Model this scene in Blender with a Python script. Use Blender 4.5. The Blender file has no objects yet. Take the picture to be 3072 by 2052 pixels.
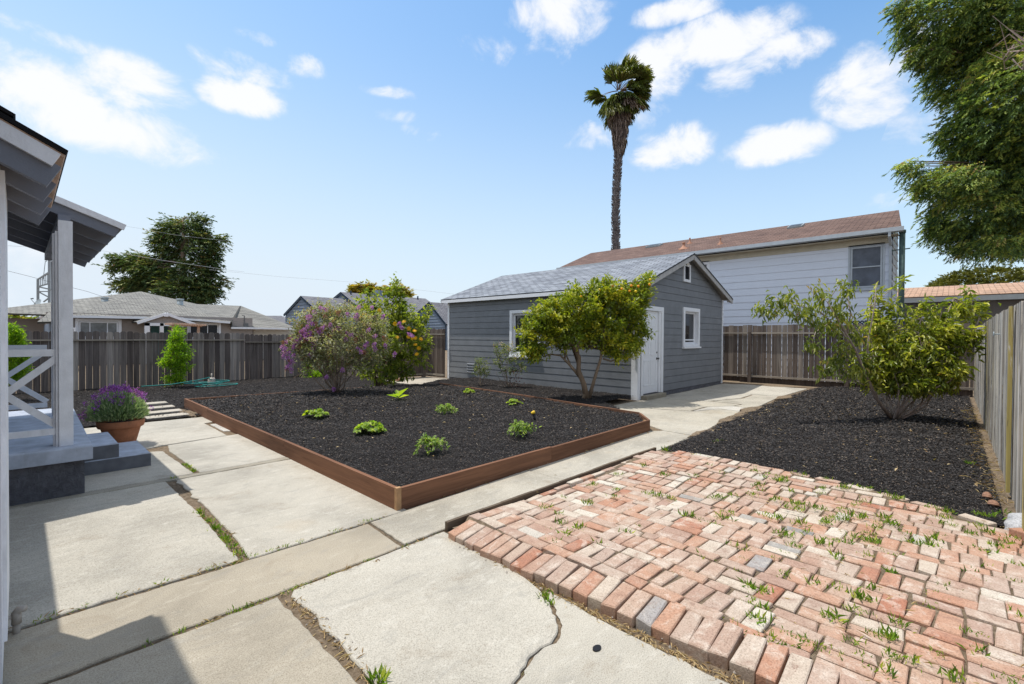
import bpy, bmesh, math, random
import numpy as np
from mathutils import Vector, Matrix
rng=np.random.default_rng(7); random.seed(7)
SC=bpy.context.scene; COL=SC.collection
# ------------------------------------------------------------------ camera
YAW,PIT,ROL,F,H=math.radians(43.35),math.radians(-.67),math.radians(.39),1400.,1.475
d=np.array([math.cos(YAW)*math.cos(PIT),math.sin(YAW)*math.cos(PIT),math.sin(PIT)])
_r=np.array([math.sin(YAW),-math.cos(YAW),0]); _u=np.cross(_r,d)
rt=_r*math.cos(ROL)+_u*math.sin(ROL); up=-_r*math.sin(ROL)+_u*math.cos(ROL)
cd=bpy.data.cameras.new('camera'); cam=bpy.data.objects.new('camera',cd); COL.objects.link(cam)
cd.sensor_width=36; cd.lens=F/3072*36; cd.clip_start=.05; cd.clip_end=3000
cam.matrix_world=Matrix(((rt[0],up[0],-d[0],0),(rt[1],up[1],-d[1],0),(rt[2],up[2],-d[2],H),(0,0,0,1)))
SC.camera=cam
S=3072/2347
def ray(x,y): return d+rt*(x*S-1536)/F-up*(y*S-1026)/F
def on(x,y,ax,v):                      # world point seen at (x,y) of the photo on the plane axis=v
    r=ray(x,y); o=np.array([0,0,H]); return o+(v-o[ax])/r[ax]*r
def at(x,y,dep): return np.array([0,0,H])+ray(x,y)*dep
def depth(p): return float((np.array(p)-np.array([0,0,H]))@d)
# ------------------------------------------------------------------ sky, sun
SUN=Vector((.155,-.30,-1)).normalized()
ELEV=math.asin(-SUN.z); AZ=math.atan2(-SUN.x,-SUN.y)
w=bpy.data.worlds.new('World'); SC.world=w; w.use_nodes=True
def world():
    nt=w.node_tree; N=nt.nodes; L=nt.links; N.clear()
    def n(t,**k):
        a=N.new(t)
        for q,v in k.items(): setattr(a,q,v)
        return a
    def mth(op,a,b=None,c=None,clamp=False):
        m=n('ShaderNodeMath',operation=op,use_clamp=clamp)
        for i,v in enumerate((a,b,c)):
            if v is None: continue
            if isinstance(v,(int,float)): m.inputs[i].default_value=v
            else: L.new(v,m.inputs[i])
        return m.outputs[0]
    def dot(a,v):
        m=n('ShaderNodeVectorMath',operation='DOT_PRODUCT'); L.new(a,m.inputs[0]); m.inputs[1].default_value=tuple(v); return m.outputs['Value']
    tc=n('ShaderNodeTexCoord'); V=tc.outputs['Generated']
    sky=n('ShaderNodeTexSky',sky_type='NISHITA'); sky.sun_disc=False; sky.sun_elevation=ELEV; sky.sun_rotation=AZ
    sky.air_density=1.25; sky.dust_density=.6; sky.ozone_density=2.2; sky.altitude=0
    # noise used to fray the cloud outlines
    mp=n('ShaderNodeMapping'); L.new(V,mp.inputs[0]); mp.inputs['Scale'].default_value=(1,1,1.35)
    nz=n('ShaderNodeTexNoise'); L.new(mp.outputs[0],nz.inputs['Vector']); nz.inputs['Scale'].default_value=9.5; nz.inputs['Detail'].default_value=9; nz.inputs['Roughness'].default_value=.62; nz.inputs['Distortion'].default_value=.35
    blobs=[(60,190,210,85,1),(300,195,120,62,1),(240,290,230,62,.95),(110,85,120,24,.7),(560,222,95,38,1),(555,160,100,34,.6),(590,88,38,16,.5),(460,125,34,22,.5),(692,148,42,30,.55),
      (1115,110,75,38,.8),(1270,45,115,60,.85),(1250,110,60,35,.6),(1545,28,90,26,.7),(1650,90,150,55,1.1),(1800,118,95,42,.95),(1500,165,70,70,.75),(1990,195,110,88,1.15),(1785,332,115,42,1),(1740,300,30,16,.5),
      (1540,335,85,50,.9),(1370,305,85,30,.6),(960,305,42,18,.55),(895,210,45,12,.4),(1675,185,60,40,.55),(1290,330,40,20,.4),(2090,110,80,60,.7),(1480,250,60,50,.6),(920,268,45,12,.3)]
    tot=None
    for (x,y,rx,ry,g) in blobs:
        c=ray(x,y); c=c/np.linalg.norm(c); t=np.cross(c,[0,0,1]); t/=np.linalg.norm(t); v=np.cross(t,c)
        e1=ray(x+rx,y); e1/=np.linalg.norm(e1); e2=ray(x,y-ry); e2/=np.linalg.norm(e2)
        ax=abs((e1-c)@t)+1e-4; ay=abs((e2-c)@v)+1e-4
        uu=mth('MULTIPLY_ADD',dot(V,t/ax),1.0,-float(c@t)/ax); vv=mth('MULTIPLY_ADD',dot(V,v/ay),1.0,-float(c@v)/ay)
        q=mth('MULTIPLY_ADD',uu,uu,mth('MULTIPLY',vv,vv))
        bl=mth('MULTIPLY_ADD',q,-.50*g,.74*g)
        fr=mth('GREATER_THAN',dot(V,c),.2); bl=mth('MULTIPLY',bl,fr)
        tot=bl if tot is None else mth('MAXIMUM',tot,bl)
    den=mth('ADD',mth('MULTIPLY',tot,1.0),mth('MULTIPLY_ADD',nz.outputs['Fac'],3.3,-1.68))
    mr=n('ShaderNodeMapRange',interpolation_type='SMOOTHSTEP'); L.new(den,mr.inputs['Value']); mr.inputs['From Min'].default_value=-.10; mr.inputs['From Max'].default_value=.85; mr.inputs['To Max'].default_value=.97
    gate=n('ShaderNodeMapRange'); L.new(tot,gate.inputs['Value']); gate.inputs['From Min'].default_value=-.25; gate.inputs['From Max'].default_value=.15
    cf=mth('MULTIPLY',mr.outputs[0],gate.outputs[0],clamp=True)
    # pale air near the horizon, paler to the left as in the photograph
    zz=dot(V,(0,0,1)); hz=n('ShaderNodeMapRange',interpolation_type='SMOOTHSTEP'); L.new(zz,hz.inputs['Value']); hz.inputs['From Min'].default_value=-.05; hz.inputs['From Max'].default_value=.62; hz.inputs['To Min'].default_value=.95; hz.inputs['To Max'].default_value=.14
    ovh=n('ShaderNodeMapRange',interpolation_type='SMOOTHSTEP'); L.new(zz,ovh.inputs['Value']); ovh.inputs['From Min'].default_value=.62; ovh.inputs['From Max'].default_value=.85; ovh.inputs['To Max'].default_value=.75  # unseen bright cloud added overhead to lift the shade
    lft=dot(V,-rt); lf=mth('MULTIPLY_ADD',lft,.22,0.02)
    hf=mth('ADD',hz.outputs[0],lf,clamp=True)
    bk=n('ShaderNodeMapRange',interpolation_type='SMOOTHSTEP'); L.new(dot(V,-d),bk.inputs['Value']); bk.inputs['From Min'].default_value=-.05; bk.inputs['From Max'].default_value=.6; bk.inputs['To Max'].default_value=.6  # more unseen cloud added behind the camera as fill light
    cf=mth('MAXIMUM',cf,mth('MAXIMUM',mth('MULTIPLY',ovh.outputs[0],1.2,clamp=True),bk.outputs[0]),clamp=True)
    k=.965/.12
    m1=n('ShaderNodeMix',data_type='RGBA'); L.new(hf,m1.inputs[0]); 
    gain=n('ShaderNodeMix',data_type='RGBA',blend_type='MULTIPLY'); gain.inputs[0].default_value=1; L.new(sky.outputs[0],gain.inputs[6]); gain.inputs[7].default_value=(.80,1.27,1.50,1)
    L.new(gain.outputs[2],m1.inputs[6]); m1.inputs[7].default_value=(.72*k,.81*k,.90*k,1)
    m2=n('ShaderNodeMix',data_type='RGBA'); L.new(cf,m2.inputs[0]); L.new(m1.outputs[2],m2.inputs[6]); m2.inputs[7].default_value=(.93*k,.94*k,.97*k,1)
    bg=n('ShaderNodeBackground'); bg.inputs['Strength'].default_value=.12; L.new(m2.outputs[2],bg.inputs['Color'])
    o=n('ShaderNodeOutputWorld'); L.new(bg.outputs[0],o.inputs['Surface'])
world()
sl=bpy.data.lights.new('sun','SUN'); sl.energy=3.75; sl.angle=math.radians(.5); sl.color=(1,.955,.88)
so=bpy.data.objects.new('sun',sl); COL.objects.link(so); so.rotation_euler=SUN.to_track_quat('-Z','Y').to_euler(); so.location=(0,0,40)
SC.view_settings.view_transform='Standard'; SC.view_settings.look='None'; SC.view_settings.exposure=.15; SC.view_settings.gamma=1
SC.render.engine='CYCLES'; SC.cycles.max_bounces=6; SC.cycles.transparent_max_bounces=6
# ------------------------------------------------------------------ materials
def newmat(name):
    m=bpy.data.materials.new(name); m.use_nodes=True; nt=m.node_tree
    b=nt.nodes['Principled BSDF']; return m,nt,b
def nd(nt,t,ins=None,**k):
    a=nt.nodes.new(t)
    for q,v in k.items(): setattr(a,q,v)
    for q,v in (ins or {}).items():
        if hasattr(v,'is_output') : nt.links.new(v,a.inputs[q])
        else: a.inputs[q].default_value=v
    return a
def ramp(nt,fac,stops,interp='LINEAR'):
    r=nt.nodes.new('ShaderNodeValToRGB'); e=r.color_ramp; e.interpolation=interp
    while len(e.elements)<len(stops): e.elements.new(.5)
    for i,(p,c) in enumerate(stops): e.elements[i].position=p; e.elements[i].color=(*c,1)
    nt.links.new(fac,r.inputs[0]); return r.outputs[0]
def mix(nt,a,b,f,bt='MIX'):
    m=nt.nodes.new('ShaderNodeMix'); m.data_type='RGBA'; m.blend_type=bt
    for k,v in ((0,f),(6,a),(7,b)):
        if hasattr(v,'is_output'): nt.links.new(v,m.inputs[k])
        else: m.inputs[k].default_value=v if k==0 else (*v,1)
    return m.outputs[2]
def objco(nt,scale=(1,1,1)):
    t=nt.nodes.new('ShaderNodeTexCoord'); m=nt.nodes.new('ShaderNodeMapping'); nt.links.new(t.outputs['Object'],m.inputs[0]); m.inputs['Scale'].default_value=scale; return m.outputs[0]
def noise(nt,vec,sc,det=5,ro=.6,dist=0):
    a=nd(nt,'ShaderNodeTexNoise',{'Vector':vec,'Scale':sc,'Detail':det,'Roughness':ro,'Distortion':dist}); return a.outputs['Fac']
def bump(nt,b,h,st,dist=.01):
    u=nd(nt,'ShaderNodeBump',{'Height':h,'Strength':st,'Distance':dist}); nt.links.new(u.outputs[0],b.inputs['Normal'])
def paint(name,c,rough=.6,var=.12,sc=3,bs=.15,dirt=0):
    m,nt,b=newmat(name); v=objco(nt); n1=noise(nt,v,sc,6); n2=noise(nt,v,90,3)
    c=np.array(c); col=ramp(nt,n1,[(.3,c*(1-var)),(.7,np.minimum(c*(1+var),1))])
    if dirt:
        n3=noise(nt,objco(nt,(6,6,1.2)),2,6,.7); col=mix(nt,col,tuple(np.array([.22,.19,.15])*min(1,float(c.mean())*1.5)),nd(nt,'ShaderNodeMapRange',{'Value':n3,'From Min':.52,'From Max':.8,'To Max':dirt}).outputs[0])
    nt.links.new(col,b.inputs['Base Color']); b.inputs['Roughness'].default_value=rough; b.inputs['Specular IOR Level'].default_value=.3
    bump(nt,b,n2,bs,.003); return m
def attr(nt,name='rnd'): return nd(nt,'ShaderNodeAttribute',attribute_name=name).outputs['Fac']
def foliage(name,stops,trans=.4,rough=.5,spec=.35):
    m,nt,b=newmat(name); a=attr(nt); col=ramp(nt,a,stops); nt.links.new(col,b.inputs['Base Color']); b.inputs['Roughness'].default_value=rough; b.inputs['Specular IOR Level'].default_value=spec
    tr=nd(nt,'ShaderNodeBsdfTranslucent')
    nt.links.new(mix(nt,col,(1.5,1.6,.6),1.,'MULTIPLY'),tr.inputs['Color'])
    ms=nt.nodes.new('ShaderNodeMixShader'); ms.inputs[0].default_value=min(.5,trans*1.35); nt.links.new(b.outputs[0],ms.inputs[1]); nt.links.new(tr.outputs[0],ms.inputs[2])
    nt.links.new(ms.outputs[0],nt.nodes['Material Output'].inputs['Surface']); return m
def concrete(name,c=(.445,.415,.355),warm=.1):
    m,nt,b=newmat(name); v=objco(nt); c=np.array(c)
    big=noise(nt,v,1.1,6,.6,.4); mid=noise(nt,objco(nt,(1,2.2,1)),6,7,.7,.3); fine=noise(nt,v,160,3,.7); stain=noise(nt,v,2.6,6,.7,1.0)
    col=ramp(nt,big,[(.3,c*.74),(.5,c),(.72,c*1.15)])
    col=mix(nt,col,tuple(c*np.array([1.22,1.24,1.27])),nd(nt,'ShaderNodeMapRange',{'Value':mid,'From Min':.54,'From Max':.68,'To Max':.75}).outputs[0])
    col=mix(nt,col,(.30,.25,.19),nd(nt,'ShaderNodeMapRange',{'Value':stain,'From Min':.56,'From Max':.74,'To Max':.6}).outputs[0])
    col=mix(nt,col,ramp(nt,attr(nt),[(0,(.84,.79,.72)),(.5,(.96,.955,.94)),(1,(1.04,1.05,1.07))]),1.,'MULTIPLY')
    g=ramp(nt,fine,[(.3,(.52,.5,.48)),(.5,(1,1,1)),(.72,(1.25,1.25,1.25))]); col=mix(nt,col,g,.9,'MULTIPLY')
    vo=nd(nt,'ShaderNodeTexVoronoi',{'Vector':v,'Scale':14.}); sp=nd(nt,'ShaderNodeMapRange',{'Value':vo.outputs['Distance'],'From Min':.03,'From Max':.07,'To Min':.55,'To Max':0.}).outputs[0]
    sel=noise(nt,v,9,2); sp2=nd(nt,'ShaderNodeMath',{0:sp,1:nd(nt,'ShaderNodeMapRange',{'Value':sel,'From Min':.6,'From Max':.66}).outputs[0]},operation='MULTIPLY').outputs[0]
    col=mix(nt,col,(.1,.09,.08),sp2)
    st2=noise(nt,objco(nt,(.7,1.6,1)),3.3,8,.75,1.6); col=mix(nt,col,tuple(c*np.array([.62,.64,.68])),nd(nt,'ShaderNodeMapRange',{'Value':st2,'From Min':.53,'From Max':.70,'To Max':.55}).outputs[0])
    rust=noise(nt,v,.9,4,.5,.5); col=mix(nt,col,(.42,.30,.17),nd(nt,'ShaderNodeMapRange',{'Value':rust,'From Min':.66,'From Max':.80,'To Max':.5}).outputs[0])
    nt.links.new(col,b.inputs['Base Color']); b.inputs['Roughness'].default_value=.9; b.inputs['Specular IOR Level'].default_value=.2
    h=nd(nt,'ShaderNodeMath',{0:fine,1:mid},operation='ADD').outputs[0]; bump(nt,b,h,.45,.004); return m
def shingle(name,c1,c2,w=.30,h=.14):
    m,nt,b=newmat(name); uv=nd(nt,'ShaderNodeTexCoord').outputs['UV']
    br=nd(nt,'ShaderNodeTexBrick',{'Vector':uv,'Color1':(*c1,1),'Color2':(*c2,1),'Mortar':(*(np.array(c1)*.25),1),'Scale':1.,'Mortar Size':.013,'Mortar Smooth':.2,'Bias':0.,'Brick Width':w,'Row Height':h}); br.offset=.5; br.offset_frequency=2  # dark mortar: shingle gaps, plus painted shadow line under each row
    mp=nd(nt,'ShaderNodeMapping',{'Vector':uv,'Scale':(1/w*.9,1/h,1.)}); n1=nd(nt,'ShaderNodeTexWhiteNoise',noise_dimensions='2D'); 
    sn=nd(nt,'ShaderNodeVectorMath',{0:mp.outputs[0],1:(1,1,1)},operation='SNAP'); nt.links.new(sn.outputs[0],n1.inputs['Vector'])
    n2=nd(nt,'ShaderNodeTexNoise',{'Vector':uv,'Scale':1.3,'Detail':5.}); n3=nd(nt,'ShaderNodeTexNoise',{'Vector':uv,'Scale':70.,'Detail':2.})
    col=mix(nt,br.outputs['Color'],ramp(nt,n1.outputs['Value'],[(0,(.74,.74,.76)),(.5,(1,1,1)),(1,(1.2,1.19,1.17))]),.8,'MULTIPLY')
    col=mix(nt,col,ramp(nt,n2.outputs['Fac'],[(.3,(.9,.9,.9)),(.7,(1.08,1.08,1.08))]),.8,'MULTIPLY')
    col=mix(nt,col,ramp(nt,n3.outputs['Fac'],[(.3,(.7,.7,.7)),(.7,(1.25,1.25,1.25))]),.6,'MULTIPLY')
    nt.links.new(col,b.inputs['Base Color']); b.inputs['Roughness'].default_value=.92; b.inputs['Specular IOR Level'].default_value=.2
    # each row thickens towards its lower edge
    sx=nd(nt,'ShaderNodeSeparateXYZ',{0:uv}); rw=nd(nt,'ShaderNodeMath',{0:sx.outputs['Y'],1:h},operation='MODULO').outputs[0]; rr=nd(nt,'ShaderNodeMath',{0:rw,1:-6.},operation='MULTIPLY').outputs[0]
    hh=nd(nt,'ShaderNodeMath',{0:rr,1:nd(nt,'ShaderNodeMath',{0:n1.outputs['Value'],1:.35},operation='MULTIPLY').outputs[0]},operation='ADD').outputs[0]
    bump(nt,b,hh,.9,.012); return m
def boards(name,stops,rough=.85,streak=1.,axis=2,grainscale=1.,spots=None):
    m,nt,b=newmat(name); a=attr(nt); s=[22.,22.,22.]; s[axis]=.9; v=objco(nt,tuple(s))
    off=nd(nt,'ShaderNodeVectorMath',{0:v},operation='ADD'); cmb=nd(nt,'ShaderNodeCombineXYZ',{0:nd(nt,'ShaderNodeMath',{0:a,1:37.},operation='MULTIPLY').outputs[0]}); nt.links.new(cmb.outputs[0],off.inputs[1])
    g=noise(nt,off.outputs[0],grainscale,7,.65,.8); s2=[5.,5.,5.]; s2[axis]=.35
    big=noise(nt,objco(nt,tuple(s2)),1.1,5,.6,.5)
    col=ramp(nt,a,stops)
    col=mix(nt,col,ramp(nt,g,[(.28,(.38,.36,.36)),(.5,(1,1,1)),(.72,(1.5,1.48,1.44))]),.85*streak,'MULTIPLY')
    col=mix(nt,col,ramp(nt,big,[(.3,(.6,.6,.62)),(.7,(1.3,1.27,1.22))]),.7,'MULTIPLY')
    if spots: 
        n4=noise(nt,objco(nt,spots[2]),spots[3],4,.6,1.2); col=mix(nt,col,spots[0],nd(nt,'ShaderNodeMapRange',{'Value':n4,'From Min':spots[1],'From Max':spots[1]+.06,'To Max':.75}).outputs[0])
    if name.startswith('grey_peel'):
        w1=noise(nt,objco(nt,(9,9,.7)),1.,7,.75,1.2); col=mix(nt,col,(.07,.068,.07),nd(nt,'ShaderNodeMapRange',{'Value':w1,'From Min':.50,'From Max':.57,'To Max':.88}).outputs[0]); w2=noise(nt,objco(nt,(14,14,1.1)),1.3,6,.7,.6); col=mix(nt,col,(.72,.73,.72),nd(nt,'ShaderNodeMapRange',{'Value':w2,'From Min':.56,'From Max':.64,'To Max':.7}).outputs[0])
    nt.links.new(col,b.inputs['Base Color']); b.inputs['Roughness'].default_value=rough; b.inputs['Specular IOR Level'].default_value=.2
    bump(nt,b,g,.5,.006); return m
M={}
M['concrete']=concrete('concrete'); M['concrete_strip']=concrete('concrete_strip',(.36,.34,.29)); M['pad']=concrete('concrete_pale',(.52,.5,.46))
def stucco(name,c):
    m,nt,b=newmat(name); v=objco(nt); n1=noise(nt,v,16,8,.75,.6); n2=noise(nt,v,2,4); c=np.array(c); col=mix(nt,ramp(nt,n1,[(.3,c*.6),(.6,c*1.15)]),ramp(nt,n2,[(.3,(.8,.8,.8)),(.7,(1.2,1.2,1.2))]),.8,'MULTIPLY'); nt.links.new(col,b.inputs['Base Color']); b.inputs['Roughness'].default_value=.9; bump(nt,b,n1,1.,.05); return m
M['found']=stucco('rough_foundation_stucco',(.145,.145,.165)); M['deck']=paint('deck_paint',(.40,.44,.52),.7,.22,7,.3,.35); M['steppaint']=paint('step_side_paint',(.13,.135,.15),.8,.2,9,.6)
M['siding']=paint('grey_siding',(.195,.205,.222),.6,.10,4,.3); M['white']=paint('white_trim',(.78,.79,.82),.5,.04,4,.1); M['oldwhite']=paint('old_white_paint',(.82,.815,.84),.55,.08,8,.4,.25)
M['raft']=paint('grey_rafter_paint',(.19,.20,.235),.7,.1,6,.3); M['soffit']=paint('soffit_paint',(.22,.21,.205),.8,.15,5,.4)
M['gable_trim']=paint('warm_trim',(.42,.41,.40),.6,.12,7,.3,.3)
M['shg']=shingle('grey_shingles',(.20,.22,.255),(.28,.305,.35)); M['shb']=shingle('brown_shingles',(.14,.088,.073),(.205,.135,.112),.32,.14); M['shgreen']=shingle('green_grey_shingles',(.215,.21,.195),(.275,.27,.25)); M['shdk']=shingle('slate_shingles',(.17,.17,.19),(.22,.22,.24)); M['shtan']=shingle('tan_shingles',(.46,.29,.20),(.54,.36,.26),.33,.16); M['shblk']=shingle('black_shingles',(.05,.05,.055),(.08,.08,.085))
M['hwhite']=paint('house_white_siding',(.66,.70,.78),.6,.02,3,.2,.03); M['cream']=paint('cream_soffit',(.46,.42,.33),.7,.1,5,.2); M['gutter']=paint('gutter_paint',(.42,.46,.50),.4,.07,6,.1,.2)
M['taupe']=paint('taupe_stucco',(.30,.265,.245),.85,.08,6,.4); M['tstucco']=paint('grey_stucco',(.24,.225,.215),.9,.08,20,.5); M['blue']=paint('blue_grey_siding',(.17,.21,.27),.6,.08,3,.2); M['bluedk']=paint('dark_blue_trim',(.03,.05,.08),.6,.08,3,.2)
M['paleW']=paint('pale_wall',(.60,.57,.52),.8,.05,3,.2); M['copper']=paint('terracotta_metal',(.40,.21,.14),.7,.12,9,.2); M['greypipe']=paint('green_grey_pipe',(.06,.095,.09),.6,.3,9,.2); M['zinc']=paint('zinc_metal',(.35,.40,.42),.4,.15,9,.1)
M['steel']=paint('tower_paint',(.30,.32,.33),.6,.1,9,.1); M['metal']=paint('dark_metal',(.12,.12,.12),.4,.1,9,.1); M['pvc']=paint('weathered_pipe',(.40,.36,.32),.6,.2,20,.2)
M['terra']=paint('terracotta_clay',(.42,.17,.085),.85,.22,9,.4,.4); M['soil']=paint('potting_soil',(.05,.035,.025),1,.4,60,1)
M['rope']=paint('teal_hose_rubber',(.03,.24,.22),.45,.1,9,.05); M['yellow']=paint('yellow_plastic',(.75,.50,.03),.45,.05,9,.05); M['black']=paint('black_plastic',(.012,.012,.014),.5,.1,9,.1)
M['stone']=paint('reddish_stone',(.27,.15,.10),.9,.3,50,.8); M['rock']=paint('granite',(.42,.42,.43),.9,.35,60,1.0); M['wire']=paint('cable',(.10,.10,.11),.6,.1,9,0); M['wirepale']=paint('pale_cable',(.45,.48,.52),.6,.1,9,0)
M['pergola']=paint('pergola_wood',(.52,.36,.27),.8,.15,9,.2); M['signcloth']=paint('banner_cloth',(.62,.64,.66),.8,.05,9,.1); M['redpaint']=paint('red_print',(.5,.08,.1),.8,.1,30,.1); M['tealwall']=paint('teal_door_paint',(.05,.13,.13),.5,.1,5,.1)
M['bluehouse']=paint('periwinkle_wall',(.20,.27,.50),.7,.1,5,.1)
def glass(name,c,rough=.06,tint=.5):
    m,nt,b=newmat(name); v=objco(nt); n1=noise(nt,v,3,3); col=ramp(nt,n1,[(.35,np.array(c)*.7),(.65,np.array(c)*1.3)]); nt.links.new(col,b.inputs['Base Color']); b.inputs['Roughness'].default_value=rough; b.inputs['Specular IOR Level'].default_value=tint; bump(nt,b,noise(nt,v,2.5,2),.06,.02); return m
M['glass']=glass('window_glass',(.02,.022,.025),.04,.7); M['screen']=glass('window_screen',(.07,.085,.115),.35,.5); M['curtain']=glass('curtained_glass',(.16,.17,.18),.1,.6); M['skyglass']=glass('skylight_glass',(.03,.035,.04),.35,.4)
M['fence']=boards('weathered_fence_boards',[(0,(.10,.082,.076)),(.5,(.165,.142,.132)),(.85,(.225,.20,.185)),(1,(.31,.28,.26))]); M['fence_back']=boards('brown_fence_boards',[(0,(.075,.058,.05)),(.5,(.13,.105,.09)),(.85,(.18,.15,.13)),(1,(.26,.23,.20))])
M['fence_rt']=boards('grey_peeling_fence_boards',[(0,(.33,.295,.25)),(.5,(.49,.455,.40)),(.95,(.60,.565,.51)),(1,(.46,.38,.14))],streak=1.0,grainscale=.8,spots=((.66,.54,.28),.60,(3.5,3.5,.5),1.9))
M['rail']=boards('weathered_rail',[(0,(.22,.19,.16)),(1,(.36,.32,.27))],axis=0); M['raily']=boards('weathered_rail_y',[(0,(.24,.21,.175)),(1,(.36,.32,.27))],axis=1)
red=[(0,(.16,.080,.047)),(.5,(.195,.098,.058)),(1,(.24,.125,.076))]
M['plankx']=boards('redwood_stained_x',red,axis=0,streak=.7,spots=((.09,.03,.018),.69,(2.2,2.2,9),1.)); M['planky']=boards('redwood_stained_y',red,axis=1,streak=.7,spots=((.09,.03,.018),.69,(9,2.2,9),1.)); M['endgrain']=paint('pine_end_grain',(.42,.25,.13),.8,.15,30,.3)
M['edging']=boards('old_edging_board',[(0,(.10,.075,.055)),(1,(.16,.125,.09))],axis=0)
M['bark']=boards('shrub_bark',[(0,(.16,.12,.09)),(.5,(.25,.19,.15)),(1,(.34,.27,.21))]); M['barkc']=boards('citrus_bark',[(0,(.20,.145,.10)),(1,(.34,.26,.19))],streak=.7); M['barkp']=boards('pale_peach_bark',[(0,(.28,.21,.18)),(1,(.42,.35,.31))],streak=.6); M['barkpalm']=boards('palm_bark',[(0,(.08,.072,.075)),(.5,(.20,.185,.19)),(1,(.34,.32,.325))],streak=.6)
def brickmat():
    m,nt,b=newmat('old_bricks'); a=attr(nt); v=objco(nt)
    base=ramp(nt,a,[(0,(.38,.17,.11)),(.07,(.43,.23,.155)),(.16,(.46,.27,.185)),(.3,(.44,.285,.21)),(.45,(.39,.265,.21)),(.55,(.46,.33,.255)),(.68,(.43,.325,.265)),(.8,(.52,.44,.36)),(.9,(.60,.55,.47)),(.955,(.27,.26,.25)),(1,(.34,.32,.31))])
    n1=noise(nt,v,9,7,.7,.6); n2=noise(nt,v,120,3,.7); n3=noise(nt,v,1.3,3)
    dust=noise(nt,v,3.1,7,.7,.5); base=mix(nt,base,(.48,.40,.32),nd(nt,'ShaderNodeMapRange',{'Value':dust,'From Min':.45,'From Max':.72,'To Max':.5}).outputs[0])
    col=mix(nt,base,(.66,.59,.51),nd(nt,'ShaderNodeMapRange',{'Value':n1,'From Min':.52,'From Max':.68,'To Max':.65}).outputs[0])
    col=mix(nt,col,(.27,.16,.12),nd(nt,'ShaderNodeMapRange',{'Value':n1,'From Min':.46,'From Max':.30,'To Max':.7}).outputs[0])
    col=mix(nt,col,ramp(nt,n2,[(.3,(.6,.57,.55)),(.5,(1,1,1)),(.75,(1.2,1.2,1.2))]),.9,'MULTIPLY')
    pit=nd(nt,'ShaderNodeTexVoronoi',{'Vector':v,'Scale':75.}); col=mix(nt,col,(.20,.12,.09),nd(nt,'ShaderNodeMath',{0:nd(nt,'ShaderNodeMapRange',{'Value':pit.outputs['Distance'],'From Min':.12,'From Max':.25,'To Min':.8,'To Max':0.}).outputs[0],1:nd(nt,'ShaderNodeMapRange',{'Value':noise(nt,v,23,3),'From Min':.55,'From Max':.6}).outputs[0]},operation='MULTIPLY').outputs[0])
    nt.links.new(col,b.inputs['Base Color']); b.inputs['Roughness'].default_value=.92; b.inputs['Specular IOR Level'].default_value=.15
    bump(nt,b,nd(nt,'ShaderNodeMath',{0:n1,1:n2},operation='ADD').outputs[0],.5,.006); return m
M['brick']=brickmat()
def groundmat(name,cs,sc=30,bs=1.):
    m,nt,b=newmat(name); v=objco(nt); n1=noise(nt,v,sc,8,.75); n2=noise(nt,v,1.2,5); c=[np.array(x) for x in cs]
    col=ramp(nt,n1,[(.3,c[0]),(.5,c[1]),(.68,c[2])]); col=mix(nt,col,ramp(nt,n2,[(.3,(.7,.7,.7)),(.7,(1.25,1.2,1.15))]),.7,'MULTIPLY'); nt.links.new(col,b.inputs['Base Color']); b.inputs['Roughness'].default_value=1; b.inputs['Specular IOR Level'].default_value=.1; bump(nt,b,n1,bs,.02); return m
M['dirt']=groundmat('bare_dirt',((.10,.075,.05),(.20,.155,.11),(.32,.26,.19)))
def chipmat():
    m,nt,b=newmat('black_mulch'); a=attr(nt); col=ramp(nt,a,[(0,(.014,.013,.014)),(.5,(.036,.034,.035)),(.84,(.078,.071,.068)),(.93,(.105,.078,.06)),(.993,(.17,.125,.09)),(1,(.40,.34,.26))]); nt.links.new(col,b.inputs['Base Color']); b.inputs['Roughness'].default_value=.75; b.inputs['Specular IOR Level'].default_value=.35; return m
M['chip']=chipmat(); M['mulchbase']=groundmat('mulch_base',((.012,.011,.011),(.024,.022,.022),(.05,.045,.043)),55,1.)
FOL=foliage
M['citrus']=FOL('citrus_leaves',[(0,(.08,.12,.02)),(.4,(.21,.27,.03)),(.75,(.42,.42,.04)),(1,(.70,.54,.05))],.28,.38,.5)
M['orange']=paint('ripe_orange_peel',(.75,.30,.015),.45,.15,60,.6); M['lemon']=paint('yellow_peel',(.72,.52,.02),.45,.1,60,.5)
M['bud']=FOL('buddleja_leaves',[(0,(.10,.11,.06)),(.4,(.25,.26,.15)),(.68,(.55,.54,.42)),(.88,(.34,.18,.10)),(1,(.64,.46,.12))],.25,.6)
M['purple']=FOL('purple_blossom',[(0,(0.240,0.075,0.390)),(.6,(0.495,0.195,0.720)),(1,(0.750,0.420,0.850))],.3,.6); M['deadflower']=FOL('faded_blossom',[(0,(0.208,0.088,0.056)),(1,(0.416,0.208,0.144))],.1,.8)
M['tith']=FOL('sunflower_leaves',[(0,(.05,.085,.02)),(.4,(.17,.22,.04)),(.8,(.38,.41,.07)),(1,(.58,.56,.12))],.38,.5); M['gold']=FOL('golden_petals',[(0,(.70,.38,.01)),(1,(.85,.58,.02))],.35,.5)
M['peach']=FOL('peach_leaves',[(0,(.06,.095,.02)),(.4,(.22,.27,.04)),(.75,(.50,.49,.08)),(.93,(.66,.60,.16)),(1,(.52,.18,.08))],.3,.35,.55)
M['peachd']=FOL('dark_peach_leaves',[(0,(.06,.09,.02)),(.5,(.21,.26,.045)),(.85,(.44,.44,.10)),(1,(.46,.22,.09))],.25,.35,.55)
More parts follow.
